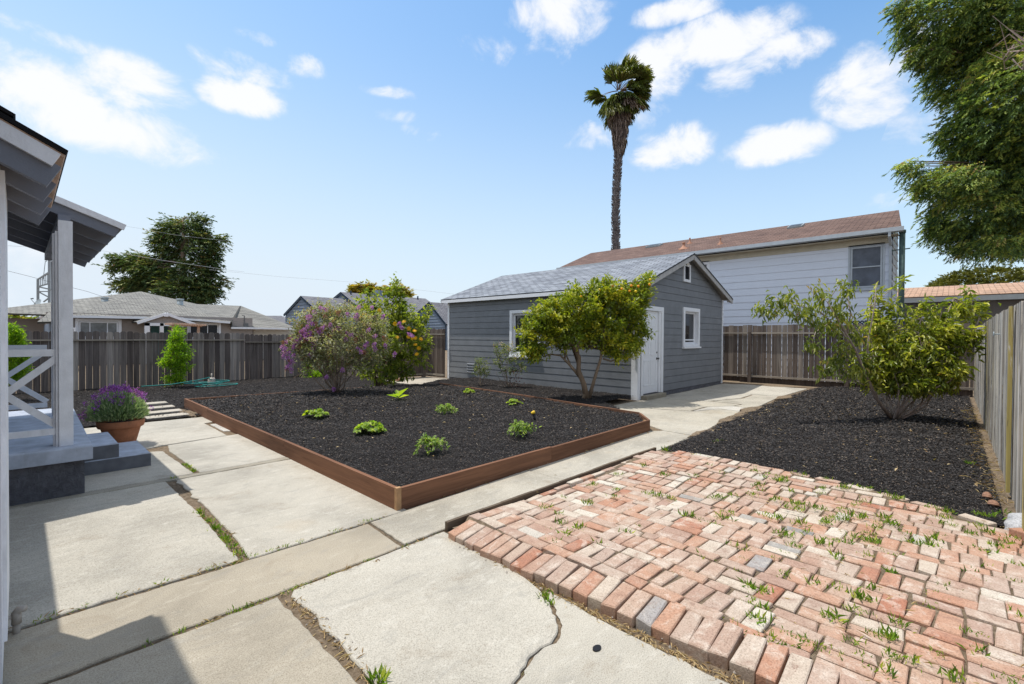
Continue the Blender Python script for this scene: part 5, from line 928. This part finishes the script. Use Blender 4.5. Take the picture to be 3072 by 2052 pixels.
# citrus
base=np.array([8.68,5.98,.11]); Dc=depth(base); CL=[plobe(*q) for q in ((1335,705,70,55,Dc),(1270,725,60,45,Dc-.1),(1230,765,40,45,Dc-.15),(1300,770,65,35,Dc),(1390,760,60,45,Dc+.05),(1440,700,50,55,Dc+.1),(1470,665,35,35,Dc+.1),(1420,800,45,32,Dc),(1225,810,35,22,Dc-.2),(1460,770,28,45,Dc+.1),(1385,670,50,30,Dc))]
ct=plant('citrus_tree',base,CL,'spreading citrus tree with orange fruit and crooked trunks against the garage wall','tree','citrus',690,38,.085,.046,.10,bark='barkc',stems=3,srad=.032,trunkh=.28,out=.5,upb=.1,curl=.12,twr=.005,twfrac=.35)
b=MB(); 
for pts,r in (([(1345,915),(1338,880),(1326,850),(1327,820),(1315,795),(1300,780)],(.07,.06,.052,.05,.04,.03)),([(1327,835),(1322,805),(1330,770),(1322,735)],(.045,.042,.035,.02)),([(1350,912),(1362,870),(1376,825),(1382,790),(1385,750)],(.042,.036,.03,.026,.02)),([(1330,865),(1305,835),(1285,815),(1262,812),(1245,818)],(.035,.03,.022,.018,.012)),([(1294,822),(1300,795),(1296,780),(1270,783),(1240,800)],(.025,.022,.02,.016,.01)),([(1382,822),(1400,828),(1425,820),(1432,800)],(.02,.018,.015,.01))):
    b.tube([at(x,y,Dc-.02*i) for i,(x,y) in enumerate(pts)],r,9,rng.random())
b.build('trunk','barkc',ct,True)
n=0
for (x,y) in ((1489,652),(1463,656),(1457,668),(1447,655),(1443,667),(1490,641),(1404,656),(1425,662),(1375,664),(1331,680)):
    c=at(x,y,Dc-.42+.12*rng.random()); r=.026+.006*rng.random(); b=MB(); b.lathe(c,[(0,-r)]+[(r*math.cos(a)*1.02,r*math.sin(a)) for a in np.linspace(-1.2,1.2,8)]+[(0,r*.97)],14); b.build('fruit','orange' if n%3!=2 else 'lemon',ct,True); n+=1
# roses
rb=np.array([8.62,9.28,.11]); D_=depth(rb); plant('rose_bush',rb,[plobe(1103,835,20,18,D_),plobe(1098,850,16,14,D_),plobe(1115,848,14,14,D_)],'small thin rose bush in front of the foundation vent','shrub','rose',60,14,.042,.028,.05,stems=5,srad=.008,out=.4,group='rose bushes along the garage wall',twr=.0025)
rb=np.array([8.95,8.55,.11]); D_=depth(rb); rt2=plant('rose_bush',rb,[plobe(1150,800,24,20,D_),plobe(1140,825,18,24,D_),plobe(1175,815,26,22,D_),plobe(1190,845,22,16,D_),plobe(1160,850,18,14,D_)],'taller rose bush with faded blooms and maroon leaves beside the garage window','shrub','rose',115,14,.046,.030,.055,stems=7,srad=.011,out=.4,group='rose bushes along the garage wall',twr=.003)
def sprinkle(par,nm,mat,spots,D_,n,s,L,W):
    P=[]; 
    for (x,y,rx,ry) in spots: c=at(x,y,D_); k=D_/F*S; P.append(c+rng.normal(size=(n,3))*np.array([rx*k,rx*k,ry*k])*s)
    P=np.concatenate(P); m=len(P); V,Fc=leaves(P,unit(m)+[0,0,.3],unit(m),L,W); return raw(nm,V,Fc,rng.random(2*m),mat,par)
sprinkle(rt2,'maroon_leaves','rosered',[(1182,875,12,22),(1175,895,8,10)],D_,60,.8,.05,.032); sprinkle(rt2,'faded_blooms','rosepink',[(1175,790,4,4),(1165,800,3,3),(1180,820,4,3),(1148,788,3,3)],D_-.1,24,.9,.03,.022)
# buddleja
bb=np.array([4.95,10.12,.16]); D_=depth(bb); BL=[plobe(*q) for q in ((765,790,85,55,D_),(720,790,48,45,D_-.1),(690,775,30,28,D_-.2),(740,735,55,38,D_),(800,740,65,40,D_),(850,790,45,55,D_+.1),(700,740,35,25,D_),(820,830,50,28,D_+.1),(740,835,55,25,D_),(675,800,20,22,D_-.2),(860,745,30,35,D_),(770,712,50,12,D_))]
bu=plant('butterfly_bush',bb,BL,'wide butterfly bush with purple blossom cones and drying leaves in the raised bed','shrub','bud',520,22,.085,.028,.11,bark='bark',stems=17,srad=.018,out=.7,upb=.15,twr=.0035,twfrac=.7)
def cones(par,nm,mat,spots,D_,L=.07,r=.034,npet=90,jd=.35):
    P=[];A=[];R=[]
    for (x,y) in spots:
        c=at(x,y,D_-jd-.1*rng.random()); ax=unit(1)[0]*.6+[0,0,.7]; ax/=np.linalg.norm(ax)
        tt_=rng.random(npet); u=unit(npet); P.append(c+ax*(tt_[:,None]-.5)*L+u*r*(1-.5*tt_[:,None])); A.append(u+ax*.4); R.append(rng.random(npet))
    P=np.concatenate(P);A=np.concatenate(A);R=np.concatenate(R); n=len(P); V,Fc=leaves(P,A,unit(n),.022,.018); raw(nm,V,Fc,np.repeat(R,2),mat,par)
cones(bu,'blossoms','purple',[(735,706),(747,709),(711,725),(720,715),(709,735),(822,705),(819,722),(815,728),(757,745),(738,752),(745,748),(727,757),(693,770),(700,766),(710,762),(688,777),(680,781),(674,788),(672,797),(677,793),(655,799),(650,806),(662,808),(650,818),(655,785),(712,772),(716,784),(724,789),(718,797),(665,835),(670,828),(658,842),(712,812),(796,764),(806,768),(793,778),(860,770),(845,756),(878,725),(915,742),(920,750),(785,855-7),(836,793),(842,788),(858,789),(821,800),(828,806),(860,801),(797,720),(852,705),(775,752),(765,757),(748,864),(765,892),(883,792),(938,766),(944,769),(905,811),(698,755),(705,748),(668,778),(683,790),(647,795),(660,820),(705,727),(716,742),(733,762),(690,760),(684,772),(702,775),(653,812),(673,815),(668,848)],D_,npet=85)
cones(bu,'faded_blossoms','deadflower',[(663,776),(672,782),(650,786),(690,784),(700,780),(730,753),(737,760),(722,742),(686,795),(664,828),(657,846),(745,726),(775,718),(694,765),(755,772),(815,778),(835,808),(880,775)],D_,npet=90)
bt=MB()
# tithonia / yellow-flowered shrub
tb=np.array([6.75,11.35,.14]); D_=depth(tb); TL=[plobe(*q) for q in ((840,700,32,35,D_),(905,690,30,38,D_),(880,740,60,40,D_),(935,740,48,38,D_),(900,790,70,40,D_),(955,780,32,38,D_),(880,840,50,38,D_),(915,845,45,25,D_),(830,735,25,28,D_),(975,725,18,20,D_),(962,820,22,22,D_),(905,655,16,16,D_),(845,855,25,30,D_))]
ti=plant('sunflower_shrub',tb,TL,'tall bright green shrub with golden daisy flowers behind the purple bush','shrub','tith',330,18,.13,.066,.14,stems=12,srad=.022,out=.6,upb=.15,droop=.1,twr=.005)
P=[];A=[];N=[]
for (x,y) in ((870,711),(926,737),(937,753),(950,758),(1002-50,775),(952,790),(965,777),(960,798),(835,720),(945,775),(910,773),(850,745),(936,772),(880,762),(955,812),(868,790),(905,742),(827,728),(845,725)):
    c=at(x,y,D_-.55); ax=-d*.8+unit(1)[0]*.5+[0,0,.4]; ax/=np.linalg.norm(ax); a1=np.cross(ax,[0,0,1]); a1/=np.linalg.norm(a1); a2=np.cross(ax,a1)
    P=[];A=[];N=[]
    for k in range(14): g_=6.283*k/14; P.append(c); A.append(a1*math.cos(g_)+a2*math.sin(g_)+ax*.15); N.append(ax)
    V,Fc=leaves(np.array(P),np.array(A),np.array(N),.066,.028); raw('flower',V,Fc,rng.random(28),'gold',ti)
# sapling behind the purple bush at the fence
sb=np.array([6.3,15.9,.08]); D_=depth(sb); plant('leafy_sapling',sb,[plobe(710,850,10,18,D_),plobe(725,862,14,12,D_)],'low bright green sapling at the fence behind the purple bush','shrub','pod',50,22,.10,.02,.08,stems=3,srad=.01)
# upright podocarpus at the far fence
for (x,y0,y1,bx,by,lab) in ((402,745,888,2.93,15.35,'narrow upright bright green shrub standing against the dark far fence'),(32,745,870,-.35,15.0,'bright green shrub behind the porch railing at the left edge')):
    sb=np.array([bx,by,.03]); D_=depth(sb); w=36 if x>100 else 24
    plant('upright_shrub',sb,[plobe(x+2,775,13,28,D_),plobe(x+4,797,w*.62,18,D_),plobe(x-6,830,w*.72,16,D_),plobe(x-2,862,w*.5,20,D_),plobe(x+14,818,w*.5,12,D_),plobe(x-14,812,10,10,D_),plobe(x+16,845,12,12,D_)],lab,'shrub','pod',230,26,.085,.018,.085,stems=4,srad=.018,out=.7,upb=.5,group='bright green upright shrubs along the fence',rmode=0.)
# peach tree: dense right crown + spreading left limb
pb=on(2048,962,2,.05); D_=depth(pb); PL=[plobe(*q) for q in ((2075,805,62,52,D_),(2020,775,34,48,D_+.1),(2008,715,18,30,D_+.1),(2140,775,44,42,D_),(2190,780,34,42,D_-.1),(2150,840,50,34,D_-.1),(2070,868,55,30,D_),(2205,705,18,34,D_),(2100,735,20,36,D_),(2012,835,34,40,D_),(2148,725,15,30,D_),(2232,780,14,36,D_-.2),(2008,675,9,22,D_+.1),(2185,845,28,20,D_-.2),(2050,715,13,30,D_),(2240,715,12,26,D_),(2120,690,10,16,D_),(2175,735,10,24,D_),(2080,880,64,22,D_),(2010,870,30,24,D_),(2165,872,40,18,D_-.1),(2065,660,7,18,D_),(2215,675,9,20,D_))]
pt=plant('peach_tree',pb,PL,'multi-stemmed peach tree with long glossy leaves growing in the right mulch','tree','peach',430,20,.12,.032,.10,bark='barkp',stems=12,srad=.017,out=.35,upb=.05,droop=.35,curl=.32,twr=.005)
LLb=[plobe(*q) for q in ((1770,700,22,20,D_-.3),(1800,685,22,16,D_-.3),(1830,715,25,20,D_-.3),(1860,700,20,24,D_-.3),(1880,665,22,18,D_-.2),(1910,690,24,35,D_-.2),(1935,660,20,20,D_-.2),(1870,740,22,18,D_-.2),(1905,745,26,28,D_-.1),(1935,720,22,30,D_-.1),(1860,785,14,14,D_-.3),(1935,800,22,28,D_-.1),(1960,760,20,30,D_),(1890,845,14,16,D_-.2),(1945,860,26,24,D_-.1),(1975,830,24,30,D_),(1745,710,10,12,D_-.3),(1920,830,18,16,D_-.1))]
P=[];A=[];R=[]
for l in LLb:
    k=int(7+l.r[0]*l.r[1]*120); c,q=lobepts(l,k,.2)
    for j in range(k):
        m=9; P.append(c[j]+rng.normal(size=(m,3))*.06); A.append(unit(m)*.7+[0,0,-.6]); R.append(np.clip(rng.random()*.6+rng.random(m)*.4,0,1))
P=np.concatenate(P);A=np.concatenate(A);R=np.concatenate(R); n=len(P); V,Fc=leaves(P,A,unit(n)*.5+[0,0,1.],.115*(.6+.6*rng.random(n)),.028,.35); raw('hanging_leaves',V,Fc,np.repeat(R,2),'peachd',pt)
b=MB()
for pts,r in (([(2045,962),(2010,915),(1985,860),(1960,800),(1925,740),(1895,690)],(.03,.028,.025,.02,.014,.008)),([(1970,822),(1930,760),(1880,715),(1830,700),(1780,690)],(.018,.016,.013,.01,.006)),([(1940,770),(1950,720),(1940,665)],(.014,.01,.006)),([(2000,890),(1950,870),(1895,845)],(.014,.010,.005)),([(1985,862),(1990,780),(2005,700),(2008,650)],(.016,.013,.009,.004)),([(1905,738),(1870,760),(1860,790)],(.010,.007,.004)),([(1895,720),(1905,680),(1925,650)],(.010,.007,.004))):
    b.tube([at(x,y,D_-.05*i) for i,(x,y) in enumerate(pts)],r,7,rng.random())
b.build('bare_limb','barkp',pt,True)
# ------ seedlings
def seedling(name,x,y,kind,h,w,label,n=26,L=.09,grp='young vegetable plants in the raised bed'):
    z=.14; p=on(x,y,2,z); z=zb_(p[0],p[1]); p=on(x,y,2,z); t=thing(name,p,label,'seedling',grp); P=[];A=[];N=[];W_=[];L_=[]; b=MB()
    if kind=='round':
        for k in range(n):
            a=rng.random()*6.283; r=w*math.sqrt(rng.random()); c=p+[r*math.cos(a),r*math.sin(a),h*(1-.6*(r/w)**2)*(.5+.5*rng.random())]; b.tube([p,(p+c)/2+[0,0,.03],c],.003,4,0,False); nn=np.array([math.cos(a)*.5,math.sin(a)*.5,1.])+rng.normal(size=3)*.3
            for q in range(5): g_=a+(q-2)*.75; P.append(c);A.append([math.cos(g_),math.sin(g_),-.1]);N.append(nn);L_.append(L*(.5+.15*rng.random()));W_.append(L*.5)
    elif kind=='tomato':
        for k in range(n):
            a=rng.random()*6.283; r=w*math.sqrt(rng.random()); c=p+[r*math.cos(a)*.6,r*math.sin(a)*.6,h*(.55+.45*rng.random())]; e=p+[r*math.cos(a)*1.25,r*math.sin(a)*1.25,h*(.15+.45*rng.random())]; cv=bez(p+[0,0,.02],c+[0,0,.03],e,7); b.tube(cv,.0035,4,0,False)
            for s_ in cv[2:]:
                for q in range(5): P.append(s_+rng.normal(size=3)*.012);A.append(unit(1)[0]*.8+[math.cos(a)*.3,math.sin(a)*.3,-.25]);N.append([0,0,1.]+rng.normal(size=3)*.4);L_.append(L*(.5+.5*rng.random()));W_.append(L*.42)
    else:
        for k in range(n):
            a=k*2.4+rng.random()*.5; e=.9 if kind=='big' else .5; c=p+[0,0,.03+h*.25*k/n]; P.append(c);A.append([math.cos(a),math.sin(a),e+rng.normal()*.3]);N.append([-math.cos(a)*.5,-math.sin(a)*.5,1]);L_.append(L*(.8+.4*rng.random()));W_.append(L*.42)
            b.tube([p,c+[0,0,.01]],.004,4,0,False)
    n_=len(P); V,Fc=leaves(np.array(P),np.array(A,float),np.array(N,float),np.array(L_),np.array(W_),.25); raw('leaves',V,Fc,rng.random(2*n_),'seed' if kind!='tomato' else 'seedb',t); b.build('stems','seed' if 0 else 'bark',t)
seedling('squash_seedling',722,957,'round',.16,.17,'leafy seedling on a brown soil mound, nearest the left plank of the bed',30,.12)
seedling('squash_seedling',845,992,'round',.17,.19,'bright yellow-green round-leaved seedling in the middle of the bed',34,.13)
seedling('broadleaf_seedling',912,916,'big',.2,.2,'few-leaved seedling with big upright leaves right of the purple bush',5,.27)
seedling('tomato_plant',1020,950,'tomato',.22,.16,'drooping tomato seedling arching near the centre back of the bed',15,.055)
seedling('parsley_seedling',1075,903,'round',.15,.11,'small dense bright green tuft near the back of the bed',34,.08)
seedling('parsley_seedling',1178,928,'round',.13,.15,'loose light green seedling near the right back plank of the bed',30,.075)
seedling('tomato_plant',990,1036,'tomato',.27,.17,'wilting tomato seedling nearest the front plank of the bed',15,.06)
seedling('tomato_plant',1193,1002,'tomato',.27,.17,'tomato seedling beside the yellow-capped sprinkler stake',15,.06)
# sprinkler riser with yellow cap
p=on(1229,965,2,.14); t=thing('sprinkler_riser',p,'black sprinkler riser with round yellow cap leaning in the bed mulch','sprinkler'); q=p+np.array([-.035,.03,.12]); b=MB(); b.tube([p-[0,0,.05],q],.020,12); b.build('riser','black',t,True); b=MB(); b.tube([q,q+[-.003,.002,.012],q+[-.008,.006,.030],q+[-.010,.008,.034]],[.034,.035,.034,.024],14); b.build('cap','yellow',t,True)
# garden hose
p0=on(485,887,2,.03); t=thing('garden_hose',p0,'teal garden hose loosely coiled on the mulch at the far fence','hose'); b=MB(); P=[]
for k in range(150):
    a=k*.19; r=.20+.12*math.sin(k*.07)+.05*rng.random(); P.append(p0+[r*1.5*math.cos(a)+.15*math.sin(k*.05),r*.8*math.sin(a),.02+.0010*k+ (.10*max(0,math.sin(a*.5))**6 if k%50>35 else 0)])
P+= [P[-1]+np.array([-.3,-.1,-.05]),P[-1]+np.array([-.9,-.15,-.12]),P[-1]+np.array([-1.5,-.1,-.13])]
b.tube(P,.011,6); b.build('hose','rope',t,True)
b=MB(); b.lathe(p0+[.05,.2,0],[(.11,0),(.09,.2),(.07,.24),(0,.25)],14); b.tube([p0+[.05,.2,.2],p0+[.05,.2,.36]],.018,8); tag(b.build('hose_guide','pvc',None,True),'tan stub post standing in the coils of the teal hose','hose post')
# ================================================================== GRASS, straw, litter
GP=[];GA=[];GL=[];GW=[];GR=[]
def tuft(x,y,z,h,n,spread=.02,lean=.7):
    for k in range(n):
        a=rng.random()*6.283; GP.append((x+rng.normal()*spread,y+rng.normal()*spread,z)); GA.append((math.cos(a)*lean*rng.random(),math.sin(a)*lean*rng.random(),1.)); GL.append(h*(.5+.8*rng.random())); GR.append(rng.random())
def line(pts,dens,h,n=10,sp=.015,z=-.012,lean=1.0):
    pts=np.array(pts,float)
    for a,c in zip(pts[:-1],pts[1:]):
        L=np.linalg.norm(c-a); k=rng.poisson(L*dens)
        for _ in range(k): q=a+(c-a)*rng.random(); m=int(n*(.4+1.2*rng.random())); tuft(q[0],q[1],z,h*(.6+.7*rng.random()),m,sp,lean)
line([(1.03,4.6),(1.03,3.9),(1.02,3.45)],22,.035,12); line([(1.3,6.4),(1.3,5.9)],14,.04,12); line([(.99,5.77),(1.2,5.77)],10,.035,10)
line([(-.1,3.41),(1.0,3.38),(2.1,3.36)],13,.026,12,.014); line([(.4,2.77),(2.2,2.77)],10,.026,10); line([(1.0,3.5),(1.06,3.38)],30,.06,16)
line([(2.07,1.70),(2.0,1.56)],22,.05,12); line([(1.66,1.375),(1.5,1.34)],12,.035,10); line([(1.06,1.85),(1.04,1.5)],22,.06,14); line([(2.2,2.55),(2.14,1.2)],4,.04,7)
for k in range(430):
    x=2.4+3.2*rng.random(); y=-1.0+3.6*rng.random()
    w=.25+.75*min(1,max(0,(1.9-y)/2.2))
    if rng.random()>w: continue
    i=round((x-2.385)/.159); x=2.385+i*.159+rng.normal()*.006
    tuft(x,y,.042,.036*(.6+1.1*rng.random()),int(10+18*rng.random()),.022,1.35)
    if rng.random()<.5: tuft(x+rng.normal()*.01,y+.05,.03,.03,10,.02,1.2)
for x,y,h in ((4.95,2.45,.07),(5.6,2.6,.12),(5.66,1.15,.10),(5.62,.9,.09),(5.58,.7,.08),(5.5,.35,.10),(5.35,.12,.07),(5.3,.02,.08),(2.43,.62,.09),(2.42,.72,.08),(2.44,.55,.09),(2.41,.95,.06),(2.43,1.1,.05),(2.6,.35,.06),(6.6,2.3,.10),(8.2,.9,.08),(7.6,-.1,.09)):
    for q in range(2): tuft(x+rng.normal()*.03,y+rng.normal()*.04,.03,h*.55,11,.02,1.0)
n=len(GP); V,Fc=leaves(np.array(GP),np.array(GA),unit(n),np.array(GL),.0046,.25,.1); tag(raw('grass',V,Fc,np.repeat(GR,2),'grass'),'short green grass tufts growing in the joints of the bricks and slabs','grass',None,'stuff')
GP=[];GA=[];GL=[];GR=[]
def strew(pts,dens,wd,z=.003,L=.04):
    pts=np.array(pts,float)
    for a,c in zip(pts[:-1],pts[1:]):
        Ln=np.linalg.norm(c-a); nn=np.array([-(c-a)[1],(c-a)[0]])/(Ln+1e-9)
        for _ in range(int(Ln*dens)): q=a+(c-a)*rng.random()+nn*rng.normal()*wd; th=rng.random()*6.283; GP.append((q[0],q[1],z+.012*rng.random())); GA.append((math.cos(th),math.sin(th),rng.normal()*.25)); GL.append(L*(.4+1.1*rng.random())); GR.append(rng.random())
strew([(2.18,2.6),(2.13,1.9),(2.10,1.2),(2.10,.3),(2.1,-.3)],330,.020,-.008); strew([(2.3,2.735),(5.5,2.73)],110,.018,.005); strew([(1.06,2.7),(1.04,1.6),(1.04,1.3)],200,.02,-.010); strew([(-.1,3.40),(2.1,3.345)],70,.008,-.008); strew([(.6,2.755),(2.2,2.755)],110,.010,-.008); strew([(1.03,4.7),(1.04,3.4)],110,.02,-.010)
strew([(6.0,-.30),(9,-.3),(14,-.28)],70,.08,.02,.06); strew([(5.1,-.3),(5.2,-.9),(4.9,-1.3)],500,.12,.01,.06); strew([(2.5,3.37),(6.7,3.42)],14,.02,.004,.05); strew([(2.5,.9),(5.3,.2)],60,.5,.05,.05); strew([(3.0,-.5),(4.8,-.2)],60,.4,.05,.04); strew([(3.0,2.0),(5.3,1.6)],30,.5,.05,.04)
n=len(GP); V,Fc=leaves(np.array(GP),np.array(GA),unit(n)*.5+[0,0,1.],np.array(GL),.0055,.1,.1); tag(raw('dry_straw',V,Fc,np.repeat(GR,2),'straw'),'tan dry straw and debris lying in the joints and along the brick edge','debris',None,'stuff')
# yellow and brown fallen leaves
P=[];A=[]
for _ in range(90): P.append((8.6+3.2*rng.random(),2.2+rng.random()*.75-.4*rng.random(),.06)); A.append(rng.normal(size=3)*[1,1,.2])
for _ in range(150): 
    q=(rng.uniform(5.9,13),rng.uniform(-.2,2.8)); P.append((*q,.075)); A.append(rng.normal(size=3)*[1,1,.2])
for _ in range(120):
    q=(rng.uniform(2.4,7.4),rng.uniform(3.6,10)); P.append((*q,zb_(*q)+.02)); A.append(rng.normal(size=3)*[1,1,.2])
n=len(P); V,Fc=leaves(np.array(P),np.array(A),np.tile([0,0,1.],(n,1)),.03+.03*rng.random(n),.016+.012*rng.random(n),.1); tag(raw('fallen_leaves',V,Fc,rng.random(2*n),'straw'),'small yellowish fallen leaves scattered over the black mulch','leaves',None,'stuff')
b=MB(); 
for x,y,r in ((1368,1485,.022),(1063,0,.0)): 
    if r: p=on(x,y,2,.005); b.prism([(p[0]+r*math.cos(a)*1.2,p[1]+r*math.sin(a)*.8) for a in np.linspace(0,6.283,12,False)],.002,.0065)
tag(b.build('tar_spot','black'),'small black tar spot on the concrete slab nearest the camera','stain')

b=MB()
for _ in range(60):
    q=[(rng.uniform(1.0,1.1),rng.uniform(1.4,2.7)),(rng.uniform(2.08,2.2),rng.uniform(-.2,2.6)),(rng.uniform(2.4,5.4),2.735+.015*rng.normal()),(rng.uniform(9,11),2.95+.1*rng.normal())][int(rng.integers(4))]; s_=.004+.006*rng.random(); c=np.array([q[0],q[1],.004]); vs=[c+np.array(v)*s_*(.7+.6*rng.random()) for v in ((1,0,0),(0,1,0),(-1,0,0),(0,-1,0),(0,0,1),(0,0,-1))]
    b.add(vs,[(0,1,4),(1,2,4),(2,3,4),(3,0,4),(1,0,5),(2,1,5),(3,2,5),(0,3,5)])
tag(b.build('pebbles','pvc'),'tiny pale pebbles and crumbs lying in the joints between slabs and bricks','pebbles',None,'stuff')
